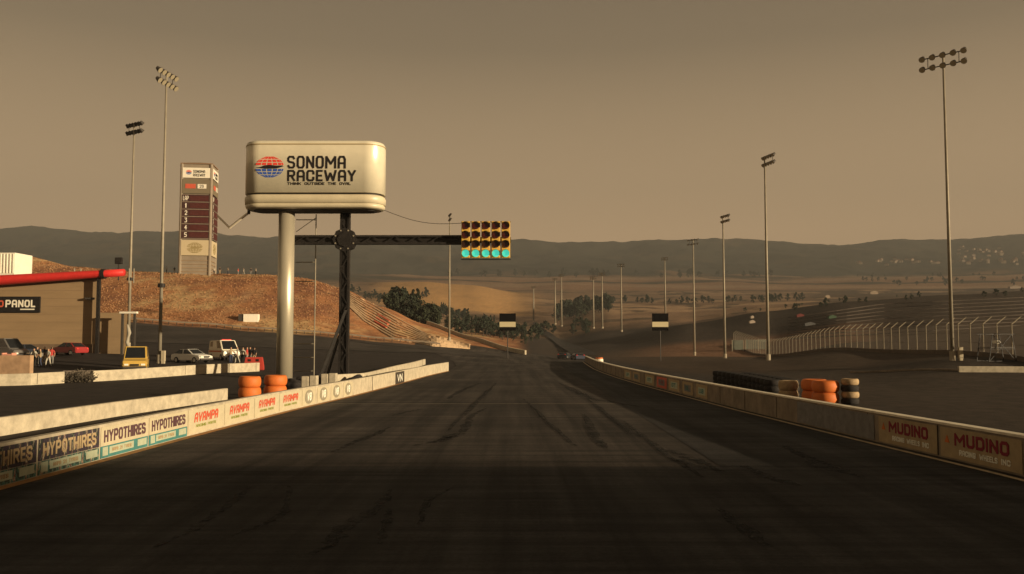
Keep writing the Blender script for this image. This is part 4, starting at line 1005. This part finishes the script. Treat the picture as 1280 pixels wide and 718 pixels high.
    obj('grille', box(B(), (xf + .0, 0, prof[2][1] + .08), (.1, W_ * .36, .16), bev=.02), M_BLACK, t)
    if extra == 'ambulance':
        obj('stripe', box(B(), (-.3, 0, 1.02), (4.0, W_ + .012, .16)), M_ORANGE, t); obj('beacon', box(B(), (.4, 0, 2.30), (.3, 1.1, .13), bev=.03), M_RED, t)
    if extra == 'race':
        bm = B(); box(bm, (-2.1, 0, 1.15), (.34, 1.7, .04)); box(bm, (-2.1, .5, 1.0), (.1, .05, .32)); box(bm, (-2.1, -.5, 1.0), (.1, .05, .32)); obj('rear_wing', bm, M_BLACK, t)
    return t
def paint(n_, c): return mat('car_paint_' + n_, c, .32, noise=.05, nscale=2, spec=.5)
vehicle('van', on(171, 78), R(-70), 'van', paint('yellow', (.55, .36, .08)), 'yellow van with dark windscreen, parked beside the left light tower', 'van')
vehicle('parked_car', on(240, 92), R(-28), 'car', paint('white', (.75, .73, .66)), 'white hatchback parked between the yellow van and the ambulance')
vehicle('ambulance', on(281, 99), R(-52), 'van', paint('ivory', (.80, .74, .58)), 'white ambulance van with an orange stripe parked by the people', 'van', 'ambulance')
vehicle('parked_car', on(87, 100), R(155), 'car', paint('dark_red', (.30, .03, .03)), 'dark red car parked against the tan building wall')
vehicle('parked_car', on(38, 96), R(20), 'car', paint('navy', (.03, .035, .05)), 'dark navy car at the left beyond the block wall')
vehicle('van', on(6, 92), R(-20), 'van', paint('black_white', (.14, .13, .12)), 'dark van half out of frame at the left edge', 'van')
vehicle('race_car', Vector((pxX(706, 178), 178, gz(pxX(706, 178), 178) + .05)), R(70), 'race', paint('race_black', (.02, .025, .03)), 'black race car farthest left on the crest of the track', 'race car', 'race')
vehicle('race_car', Vector((pxX(722, 168), 168, gz(pxX(722, 168), 168) + .05)), R(100), 'race', paint('race_blue', (.05, .06, .09)), 'blue race car with pale tail on the crest of the track', 'race car', 'race')
# red and white marker at the wall end
t = empty('marker_barrel', on(749, 126) + Vector((0, 0, .03)), 0, 'orange and white marker barrel on the crest beside the right wall', 'barrel')
bm = B(); tube(bm, (0, 0, 0), (0, 0, 1.1), .55, .5, 16); obj('barrel', bm, M_ORANGE, t); bm = B(); tube(bm, (0, 0, .4), (0, 0, .9), .575, .545, 16); obj('reflective_band', bm, M_WHITE, t)
# red plastic barrier at end of paddock barrier
t = empty('plastic_barrier', on(318, 85.6), R(6), 'bright red plastic barrier with two slots at the barrier end', 'barrier')
bm = B(); prism(bm, [(-.95, 0), (.95, 0), (.95, .3), (.8, 1.25), (-.8, 1.25), (-.95, .3)], -.25, .25); bmesh.ops.bevel(bm, geom=bm.edges[:], offset=.04, segments=2, affect='EDGES'); obj('body', bm, mat('red_plastic', (.42, .05, .035), .5), t)
for x in (-.4, .35): obj('slot', box(B(), (x, -.262, .95), (.3, .02, .22)), M_TEXT, t)
# crates and gear at the far left
for i, (px, Y, m, s_, lb_) in enumerate(((4, 76, M_WHITE, (1.4, .8, 1.2), 'white crate farthest left behind the block wall'), (12, 78, mat('salmon_plastic', (.6, .28, .2), .7), (1.0, .7, 1.5), 'salmon crate behind the block wall'), (19, 77, mat('lime_plastic', (.5, .55, .2), .7), (.8, .7, 1.1), 'pale green crate behind the block wall'), (25, 76.5, M_ORANGE, (.6, .6, 1.3), 'orange crate behind the block wall, nearest the people'))):
    bm = B(); box(bm, (0, 0, s_[2] / 2), s_, bev=.05); 
    for k in range(3): box(bm, (0, -s_[1] / 2 - .02, s_[2] * (.25 + .25 * k)), (s_[0] * .9, .05, .06))
    for k in (-1, 1): box(bm, (k * s_[0] * .42, 0, s_[2] + .04), (.08, s_[1], .1))
    o = obj('gear_crate', bm, m); o.location = on(px, Y); tag(o, lb_, 'crate')
# white hut on the mound
g = on(312, 184); t = empty('marshal_box', g, R(8), 'small white box on trestle legs at the foot of the mound', 'hut')
za, zb_ = P(312, 403, 184).z - g.z, P(312, 393, 184).z - g.z
obj('box', box(B(), (.3, 0, (za + zb_) / 2), (3.0, 2.4, zb_ - za), bev=.05), M_WHITE, t)
bm = B()
for x in (-1, .0, .9, 1.6):
    for y in (-1, 1): beam(bm, (x - .3, y * .9, -.3), (x + .3, y * .9, za + .05), .16, .16); beam(bm, (x + .3, y * .9, -.3), (x - .3, y * .9, za + .05), .16, .16)
obj('leg', bm, M_WHITE, t); obj('dark_side', box(B(), (-1.75, 0, (za + zb_) / 2), (.9, 2.0, zb_ - za)), M_DARK, t)  # dark box forms the left side of the hut
# guard rail by the hill road
bm = B(); ps = [on(px, np.interp(px, [155, 350, 600], [173.4, 177.2, 184]), .0) for px in range(150, 560, 10)]
for a, b in zip(ps, ps[1:]): beam(bm, a + Vector((0, 0, .7)), b + Vector((0, 0, .7)), .08, .32)
gr_ = obj('rail', bm, mat('weathered_rail', (.22, .17, .12), .7, noise=.3, nscale=1)); t = empty('guard_rail', ps[0], 0, 'long steel guard rail along the far edge of the hill road', 'guard rail'); gr_.parent = t; gr_.matrix_parent_inverse = Matrix.Translation(-ps[0])
for p in ps: obj('rail_post', box(B(), p - ps[0] + Vector((0, .1, .35)), (.12, .12, .8)), M_DARK, t)

tq = hit(1120, 395, 262); t = empty('bank_terraces', tq, 0, 'long dim stepped terraces on the dark right bank behind the catch fence', 'grandstand')
for j in range(9):
    f = j / 8; bm = B(); pr = None
    for px in np.arange(985, 1330, 12):
        y_ = np.interp(px, [985, 1100, 1330], [424, 418, 404]) * (1 - f) + np.interp(px, [985, 1100, 1330], [398, 381, 370]) * f
        p = hit(px, y_, 215)
        if pr is not None and (p - pr).length < 30: beam(bm, pr - tq + Vector((0, 0, .0)), p - tq + Vector((0, 0, .0)), .8, .5)
        pr = p
    obj('terrace_step', bm, mat('dim_terrace_concrete', (.066, .050, .039), .9, noise=.5, nscale=.4), t)
# ------------------------------------------------------------------ people
def person_mesh(pose, shirt, pants, skin, hair):
    h = {'hip': (0, 0, .93), 'bel': (0, 0, 1.1), 'che': (0, 0, 1.32), 'nec': (0, 0, 1.48), 'hd0': (0, -.01, 1.56), 'hd': (0, -.02, 1.66), 'hd1': (0, -.01, 1.74)}
    w1 = {'stand': (.0, .0), 'walk': (.22, -.22), 'lean': (.05, -.05)}[pose]
    V_ = [h['hip'], h['bel'], h['che'], h['nec'], h['hd0'], h['hd'], h['hd1']]; Rr = [.13, .13, .155, .06, .07, .10, .06]; E = [(i, i + 1) for i in range(6)]
    def add(parent_i, pts, rs):
        p = parent_i
        for q_, r_ in zip(pts, rs): V_.append(q_); Rr.append(r_); E.append((p, len(V_) - 1)); p = len(V_) - 1
    for s_, st in ((-1, w1[0]), (1, w1[1])):
        add(0, [(s_ * .1, 0, .88), (s_ * .11, -st * .55 - .02, .5), (s_ * .11, -st * .8 + (.08 if st < 0 else 0), .1), (s_ * .12, -st * .8 - .14 + (.08 if st < 0 else 0), .03)], [.1, .068, .045, .04])
        ay = -.18 if pose == 'lean' else st * .6
        add(2, [(s_ * .2, 0, 1.4), (s_ * .26, ay * .4, 1.13), (s_ * .24, ay - .05, .92 if pose != 'lean' else 1.15), (s_ * .235, ay - .09, .84 if pose != 'lean' else 1.18)], [.062, .048, .034, .036])
    me = bpy.data.meshes.new('person'); me.from_pydata(V_, E, []); o = bpy.data.objects.new('person', me); C.objects.link(o)
    md = o.modifiers.new('skin', 'SKIN'); 
    for i, r_ in enumerate(Rr): me.skin_vertices[0].data[i].radius = (r_, r_ * .8 if i in (0, 1, 2) else r_)
    me.skin_vertices[0].data[0].use_root = True
    s2 = o.modifiers.new('sub', 'SUBSURF'); s2.levels = 1; s2.render_levels = 1
    dg = bpy.context.evaluated_depsgraph_get(); m2 = bpy.data.meshes.new_from_object(o.evaluated_get(dg)); bpy.data.objects.remove(o)
    m2.materials.clear()
    for m in (shirt, pants, skin, hair, M_DARK): m2.materials.append(m)
    for p in m2.polygons:
        c = p.center; arm = abs(c.x) > .19
        if c.z > 1.5: i = 3 if (c.z > 1.68 or c.y > .02) else 2
        elif c.z > .95 and not (arm and c.z < 1.18): i = 0
        elif arm and c.z > .78: i = 2
        elif c.z > .09: i = 1
        else: i = 4
        p.material_index = i; p.use_smooth = True
    return m2
cl = {'w': mat('white_cloth', (.42, .39, .32), .9), 'b': mat('navy_cloth', (.04, .05, .09), .9), 'k': mat('black_cloth', (.02, .02, .02), .9), 'r': mat('red_cloth', (.4, .05, .04), .9), 't': mat('khaki_cloth', (.35, .27, .16), .9), 'g': mat('grey_cloth', (.2, .19, .17), .9)}
SK = mat('skin', (.42, .24, .15), .6); HR = mat('brown_hair', (.05, .03, .02), .8)
VAR = [person_mesh(p, cl[a], cl[b], SK, HR) for p, a, b in (('stand', 'w', 'k'), ('walk', 'k', 't'), ('lean', 't', 'b'), ('stand', 'r', 'g'), ('walk', 'w', 'w'), ('stand', 'k', 'g'))]
DS = ['white shirt and black trousers', 'black top and khaki trousers', 'khaki shirt and navy trousers, arms bent forward', 'red top and grey trousers', 'white overalls', 'black top and grey trousers']
def person(px, Y, v, rz, where, group):
    o = bpy.data.objects.new('person', VAR[v]); C.objects.link(o); o.location = on(px, Y, .0); o.rotation_euler = (0, 0, R(rz)); s_ = random.uniform(.96, 1.05); o.scale = (s_, s_, s_)
    tag(o, 'person in ' + DS[v].split(',')[0] + ', ' + where, 'person', group)
gp = 'people standing in the paddock'
for px, Y, v, rz, wh in ((43, 83, 0, 20, 'far left beside the navy car'), (47, 85, 5, 60, 'facing the others by the navy car'), (51, 82.5, 2, -50, 'in the middle of the left group'), (56, 86, 1, 120, 'walking behind the left group'), (61, 83, 4, -20, 'left group, nearest the dark red car'), (65, 84, 3, 200, 'back turned, right end of the left group'),
    (289, 94, 2, 30, 'leaning towards the ambulance front'), (297, 95, 4, -60, 'walking past the ambulance'), (304, 96, 0, 10, 'right of the ambulance'), (309, 95.5, 3, 90, 'right of the ambulance turned sideways'), (313, 97, 5, -30, 'in the right paddock group above the red barrier'), (318, 96, 1, 170, 'rightmost above the red barrier')):
    person(px, Y, v, rz, wh, gp)
for i, px in enumerate((206, 216, 247, 252, 257, 261, 266, 273, 283, 296, 303, 312, 318)):
    v = i % 6; Yp = 229 if 220 < px < 262 else 233; o = bpy.data.objects.new('person', VAR[v]); C.objects.link(o); o.location = on(px, Yp); o.rotation_euler = (0, 0, random.random() * 6)
    tag(o, 'spectator in ' + DS[v] + ' on the mound top, number counts from the left by place ' + ('left of the tower' if px < 220 else 'at the tower foot' if px < 262 else 'right of the tower'), 'person', 'spectators on top of the mound')
    o['label'] = 'spectator in ' + DS[v].split(',')[0] + (', first', ', second', ', third', ', fourth', ', fifth', ', sixth', ', seventh', ', eighth', ', ninth', ', tenth', ', eleventh', ', twelfth', ', last')[i] + ' from the left on the mound'

rg = np.random.default_rng(4); bm = B(); nt_ = 0
while nt_ < 7000:
    px = rg.uniform(-40, 560); Y = rg.uniform(178, 233)
    X = (px - CX) / F / cT * Y; z = gz(X, Y)
    if Y < np.interp(px, [155, 430, 590], [175, 181, 186]): continue
    if 430 < px and vnoise(np.array([X / 5]), np.array([Y / 5]))[0] < .8: continue
    nt_ += 1
    for q in range(3):
        a = rg.uniform(0, 3.14); hh = rg.uniform(.10, .28); ww = rg.uniform(.08, .2); dx, dy = math.cos(a) * ww, math.sin(a) * ww; ox_, oy_ = rg.uniform(-.2, .2, 2)
        bm.faces.new([bm.verts.new((X - dx + ox_, Y - dy + oy_, z - .05)), bm.verts.new((X + dx + ox_, Y + dy + oy_, z - .05)), bm.verts.new((X + dx * .3 + rg.uniform(-.15, .15), Y + dy * .3, z + hh))])
tag(obj('dry_grass', bm, mat('straw', (.35, .19, .09), .95, noise=.25, nscale=.3)), kind='stuff')

# ------------------------------------------------------------------ terraced seating on the mound
tp = hit(440, 380, 180); t = empty('hillside_grandstand', tp, 0, 'pale stepped bench rows with a red block on the right slope of the mound', 'grandstand')
lo = lambda px: np.interp(px, [435, 457, 495, 540, 590], [382, 403, 425, 433, 437]); up = lambda px: np.interp(px, [435, 467, 495, 532, 590], [366, 382, 398, 418, 432])
M_BEN = mat('weathered_bench', (.46, .32, .19), .9, noise=.3, nscale=1)
for j in range(9):
    f = j / 8; bm = B(); pr = None
    for px in np.arange(437, 590, 3):
        y_ = lo(px) * (1 - f) + up(px) * f; p = hit(px, y_, 178)
        if p.y > 260: pr = None; continue
        if pr is not None and (p - pr).length < 12: beam(bm, pr - tp + Vector((0, 0, .08)), p - tp + Vector((0, 0, .08)), .5, .26)
        pr = p
    obj('bench_row', bm, M_BEN, t)
for j in range(3):
    bm = B(); pr = None
    for px in np.arange(468 + j * 2, 486 + j * 2, 3.0):
        p = hit(px, lo(px) * (.75 - j * .2) + up(px) * (.25 + j * .2), 178); 
        if pr is not None: beam(bm, pr - tp + Vector((0, 0, .2)), p - tp + Vector((0, 0, .2)), .5, .3)
        pr = p
    obj('red_seat_row', bm, mat('faded_red_seats', (.50, .12, .06), .8), t)

# ------------------------------------------------------------------ catch fence on the right
def fpt(t): # 0 far .. 1 near
    px = np.interp(t, [0, .12, .5, 1], [917, 960, 1113, 1330]); 
    X = np.interp(t, [0, 1], [pxX(917, 262), pxX(1330, 78)]); Y = np.interp(t, [0, 1], [262, 78]); return Vector((X, Y, gz(X, Y)))
f0 = fpt(.5); t = empty('catch_fence', f0, 0, 'tall catch fence with angled tops running up the right bank', 'fence')
NF = 58; tops = []; M_POST = mat('pale_fence_post', (.30, .26, .19), .85)
dirf = (fpt(1) - fpt(0)); dirf.z = 0; dirf.normalize(); sd = Vector((-dirf.y, dirf.x, 0)); sd = sd if sd.x > 0 else -sd
for i in range(NF):
    p = fpt(i / (NF - 1)) - f0; bm = B(); tube(bm, p + Vector((0, 0, -.5)), p + Vector((0, 0, 3.4)), .075, .07, 8); tube(bm, p + Vector((0, 0, 3.4)), p + sd * .95 + Vector((0, 0, 4.2)), .07, .055, 8); obj('post', bm, M_POST, t)
    tops.append(p)
bm = B()
for a, b in zip(tops, tops[1:]):
    for z_ in (.4, 1.4, 2.4, 3.35): beam(bm, a + Vector((0, 0, z_)), b + Vector((0, 0, z_)), .03, .03)
    beam(bm, a + sd * .9 + Vector((0, 0, 4.15)), b + sd * .9 + Vector((0, 0, 4.15)), .03, .03)
    for k in range(20):
        q = a.lerp(b, k / 20); beam(bm, q, q + Vector((0, 0, 3.35)), .009, .009)
obj('wire_mesh', bm, mat('fence_wire', (.12, .10, .08), .7), t)
# low kerb barrier at the fence foot
barrier('concrete_barrier', [(fpt(x).x - 1.2, fpt(x).y - .8) for x in np.linspace(0, 1, 12)], .5, .3, mat('brown_concrete', (.12, .09, .065), .9, noise=.3, nscale=1), 'low dark brown barrier at the foot of the catch fence')
# green-grey screens at the far end of the fence
for px, s_, lb_ in ((922, 3.0, 'left grey green screen panel at the far end of the catch fence'), (940, 3.4, 'wide grey green screen panel by the far fence end'), (953, 2.0, 'right grey green screen panel beside the light tower foot')):
    g = on(px, 238); t = empty('screen_panel', g, 0, lb_, 'screen', 'screens at the fence end')
    obj('panel', box(B(), (0, 0, 1.7), (s_, .12, 2.6), bev=.03), mat('grey_green_screen', (.13, .14, .11), .8, noise=.2, nscale=1), t)
    for k in (-1, 1): obj('leg', box(B(), (k * s_ * .5, 0, 1.4), (.14, .2, 3.2)), M_POST, t)
# camera scaffold at the right
g = on(1245, 84); t = empty('camera_scaffold', g, R(12), 'dark scaffold frame with a small white camera, right of the tall light tower', 'scaffold')
bm = B(); hs = 2.6
for x in (-1.5, 1.5):
    for y in (-.8, .8): beam(bm, (x, y, 0), (x * .7, y, hs), .06, .06)
for s_ in (-1, 1): beam(bm, (-1.5 * s_, -.8, 0), (1.05 * s_, -.8, hs), .05, .05)
for z_ in (.05, 1.2, hs): beam(bm, (-1.4, -.8, z_), (1.4, -.8, z_), .05, .05); beam(bm, (-1.4, .8, z_), (1.4, .8, z_), .05, .05)
obj('frame', bm, M_BLACK, t); obj('platform', box(B(), (0, 0, 1.35), (2.6, 1.7, .06)), M_DARK, t)
bm = B(); box(bm, (0, 0, 1.85), (.35, .5, .3), bev=.03); tube(bm, (0, -.25, 1.85), (0, -.5, 1.83), .1, n=10); obj('camera_head', bm, M_WHITE, t); bm = B(); tube(bm, (0, 0, 1.38), (0, 0, 1.72), .04, n=6); obj('pedestal', bm, M_DARK, t)

# ------------------------------------------------------------------ trees
def make_tree(seed, h, rw, tall, leafm, dens=900, leaf=.55):
    rnd = random.Random(seed); t = empty('tree')
    bm = B(); tube(bm, (0, 0, -.5), (.1, 0, h * .45), h * .028, h * .016, 8)
    for k in range(6):
        a = k * 1.1 + rnd.random(); z_ = h * (.25 + .06 * k); tube(bm, (.05, 0, z_), (math.cos(a) * rw * .6, math.sin(a) * rw * .6, z_ + h * .18), h * .012, h * .004, 6)
    obj('trunk', bm, mat('bark', (.07, .05, .035), .95), t)
    bm = B(); cl_ = []
    for k in range(16 if not tall else 20):
        u = rnd.random(); z_ = h * (.22 + .74 * u)
        mr_ = rw * (math.sin(math.pi * min(1, (u * .85 + .12))) ** .7 if not tall else (1.1 - u) * .95)
        a = rnd.random() * 6.28; r_ = mr_ * rnd.random() ** .6 * .8; cl_.append((Vector((math.cos(a) * r_, math.sin(a) * r_, z_)), rw * rnd.uniform(.22, .42) * (1 if not tall else (1.15 - u * .8))))
    for k in range(dens):
        c, r_ = rnd.choice(cl_); d = Vector((rnd.gauss(0, 1), rnd.gauss(0, 1), rnd.gauss(0, .8))); d.normalize(); p = c + d * r_ * rnd.random() ** .35
        e = (d + Vector((rnd.uniform(-.8, .8), rnd.uniform(-.8, .8), rnd.uniform(-.3, .9)))).normalized(); a_ = e.orthogonal().normalized(); b_ = e.cross(a_); s_ = leaf * rnd.uniform(.5, 1.2)
        bm.faces.new([bm.verts.new(p + a_ * s_), bm.verts.new(p + b_ * s_ * .7), bm.verts.new(p - a_ * s_), bm.verts.new(p - b_ * s_ * .7)])
    obj('crown', bm, leafm, t); return t
LM1 = mat('evergreen_leaf', (.032, .042, .026), .9, noise=.5, nscale=.5); LM2 = mat('olive_leaf', (.034, .042, .022), .9, noise=.5, nscale=.5)
PR = [make_tree(1, 13, 4.6, False, LM1), make_tree(2, 15, 4.0, True, LM1), make_tree(3, 11, 4.8, False, LM2), make_tree(4, 16, 3.4, True, LM2)]
usedp = [False] * 4
def tree(p, k, s_, label, group):
    if not usedp[k]: t = PR[k]; usedp[k] = True
    else: t = copy_tree(PR[k])
    t.location = p; t.scale = (s_, s_, s_ * random.uniform(.9, 1.1)); t.rotation_euler = (0, 0, random.random() * 6.28); tag(t, label, 'tree', group)
KIDCACHE = {}
_k = KIDS
def KIDS(o):
    if o.name not in KIDCACHE: KIDCACHE[o.name] = [x for x in C.objects if x.parent == o]
    return KIDCACHE[o.name]
rt = random.Random(5)
def row(n_, pxa, pxb, pyf, sc_, label, group, kinds=(0, 0, 2, 3, 2, 1), y0=262, jit=3):
    for i, px in enumerate(sorted(rt.uniform(pxa, pxb) for _ in range(n_))):
        py = pyf(px) + rt.uniform(-jit, jit); g = hit(px, py, y0)
        if g.y > 5000: continue
        tree(g + Vector((0, 0, -.3)), rt.choice(kinds), sc_ * rt.uniform(.75, 1.2), label + (', ' + ORD[i] + ' from the left' if n_ < 49 and jit < 7 else ''), group)
row(80, 488, 645, lambda p: np.interp(p, [488, 530, 600, 640], [400, 410, 418, 424]), .6, 'dark evergreen in the clump right of the mound', 'evergreens right of the mound')
row(26, 535, 585, lambda p: np.interp(p, [535, 585], [392, 401]), .6, 'tall evergreen behind the clump', 'evergreens right of the mound', (1, 0, 0, 2))
row(24, 600, 655, lambda p: np.interp(p, [600, 655], [410, 422]), .6, 'small evergreen at the clump right end', 'evergreens right of the mound')
row(30, 432, 535, lambda p: np.interp(p, [432, 480, 535], [366, 378, 372]), 0.62, 'bushy tree on the ridge behind the mound', 'trees on the ridge behind the mound', (0, 2), y0=560, jit=4)
row(46, 696, 762, lambda p: np.interp(p, [696, 762], [399, 386]), 1.05, 'dark tree in the copse behind the distant poles', 'copse behind the distant poles', (0, 2), y0=400, jit=5)
row(16, 655, 735, lambda p: np.interp(p, [655, 735], [424, 414]), .55, 'low dark bush tree beside the valley road', 'bushes beside the valley road', (0, 2), y0=262, jit=8)
row(44, 762, 1010, lambda p: np.interp(p, [762, 880, 1010], [379, 380, 376]), .6, 'round tree in the hedge line across the valley', 'hedge line across the valley', (0, 2), y0=600, jit=1.5)
row(24, 870, 1280, lambda p: np.interp(p, [870, 960, 1100, 1280], [400, 389, 374, 367]), .22, 'scrub bush on the right bank crest', 'scrub on the right bank crest', (0, 2), y0=300, jit=3)
row(40, 1060, 1285, lambda p: 352 + 0 * p, 1.0, 'dark tree in the far field at the right', 'trees in the far fields', (0, 2), y0=1200, jit=7)
row(40, 560, 1000, lambda p: 346 + 0 * p, 1.7, 'dark tree in the distant tree line under the hills', 'distant tree line under the hills', (0, 2), y0=1500, jit=2)

for k, u in enumerate(usedp):
    if not u:
        for ch in KIDS(PR[k]): bpy.data.objects.remove(ch)
        bpy.data.objects.remove(PR[k])
# ------------------------------------------------------------------ far houses and sheds
def house(g, w_, d_, h_, wm, rm, label, group, rz=0):
    t = empty('house', g, rz, label, 'house', group); obj('wall', box(B(), (0, 0, h_ / 2 - 1), (w_, d_, h_ + 2)), wm, t)
    obj('roof', prism(B(), [(-w_ * .55, h_), (w_ * .55, h_), (0, h_ + min(w_ * .28, h_ * .7))], -d_ * .55, d_ * .55), rm, t)
HW = mat('cream_house_wall', (.42, .33, .24), .8); RM = mat('brown_house_roof', (.25, .13, .08), .8); HW2 = mat('grey_house_wall', (.4, .33, .26), .8)
rh = random.Random(3)
for i in range(64):
    if i < 22: px, py = rh.uniform(1068, 1190), rh.gauss(329, 1.6)
    elif i < 40: px, py = rh.uniform(1200, 1282), rh.gauss(328, 2)
    else: px, py = rh.uniform(1195, 1285), rh.gauss(318, 3.5)
    g = hit(px, py, 1500); house(g, rh.uniform(9, 17), rh.uniform(9, 14), rh.uniform(5, 9), rh.choice((HW, HW, HW2)), RM, 'small pale house in the hillside village at the far right', 'hillside village houses', rh.uniform(-.6, .6))
for px, py, w_, m, lb_ in ((1034, 373, 6, HW, 'small bright white farm building on the bank crest'), (1092, 367.5, 10, HW, 'long white farm building in the field right of centre'), (1000, 396, 9, mat('dull_red_shed', (.14, .03, .025), .8), 'dull red shed on the dark right bank'), (1040, 398, 9, mat('dull_green_shed', (.05, .09, .05), .8), 'dull green shed on the right bank'), (940, 404, 7, HW2, 'grey shed left of the red shed'), (1012, 407, 12, mat('slate_shed', (.09, .09, .09), .8), 'long slate grey shed just above the catch fence'), (1268, 361, 14, HW2, 'pale farm building at the far right edge'), (940, 398, 4, HW2, 'tiny pale hut behind the grey shed')):
    g = hit(px, py, 262); k = max(.35, g.y / 900)
    house(g, w_ * k * .8, 4 * k, 1.8 * k, m, m, lb_, None)

# ------------------------------------------------------------------ unseen stand added behind the camera to shade the foreground
t = empty('grandstand', (40, -46, 0), 0, 'unseen roofed stand added behind the viewer to shade the foreground', 'grandstand')
bm = B()
for k in range(10): box(bm, (0, -k * 1.6, .6 + k * .9), (260, 1.6, 1.2 + k * 1.8 if False else 1.2))
obj('shade_stand_tier', bm, M_CONCW, t)
zs = (46 + 23.5) * math.tan(R(SUN_EL)) / math.cos(R(SUN_AZ))
obj('roof', box(B(), (0, -10, zs), (260, 20, .5)), M_DARK, t); obj('shade_stand_back', box(B(), (0, -19, zs / 2), (260, .6, zs)), M_CONCW, t); obj('shade_stand_fascia', box(B(), (0, -.3, zs - 1.2), (260, .4, 2.4)), M_DARK, t)
bm = B()
for k in range(-13, 14): box(bm, (k * 10, -1.5, zs / 2), (.5, .5, zs))
obj('column', bm, M_DARK, t)
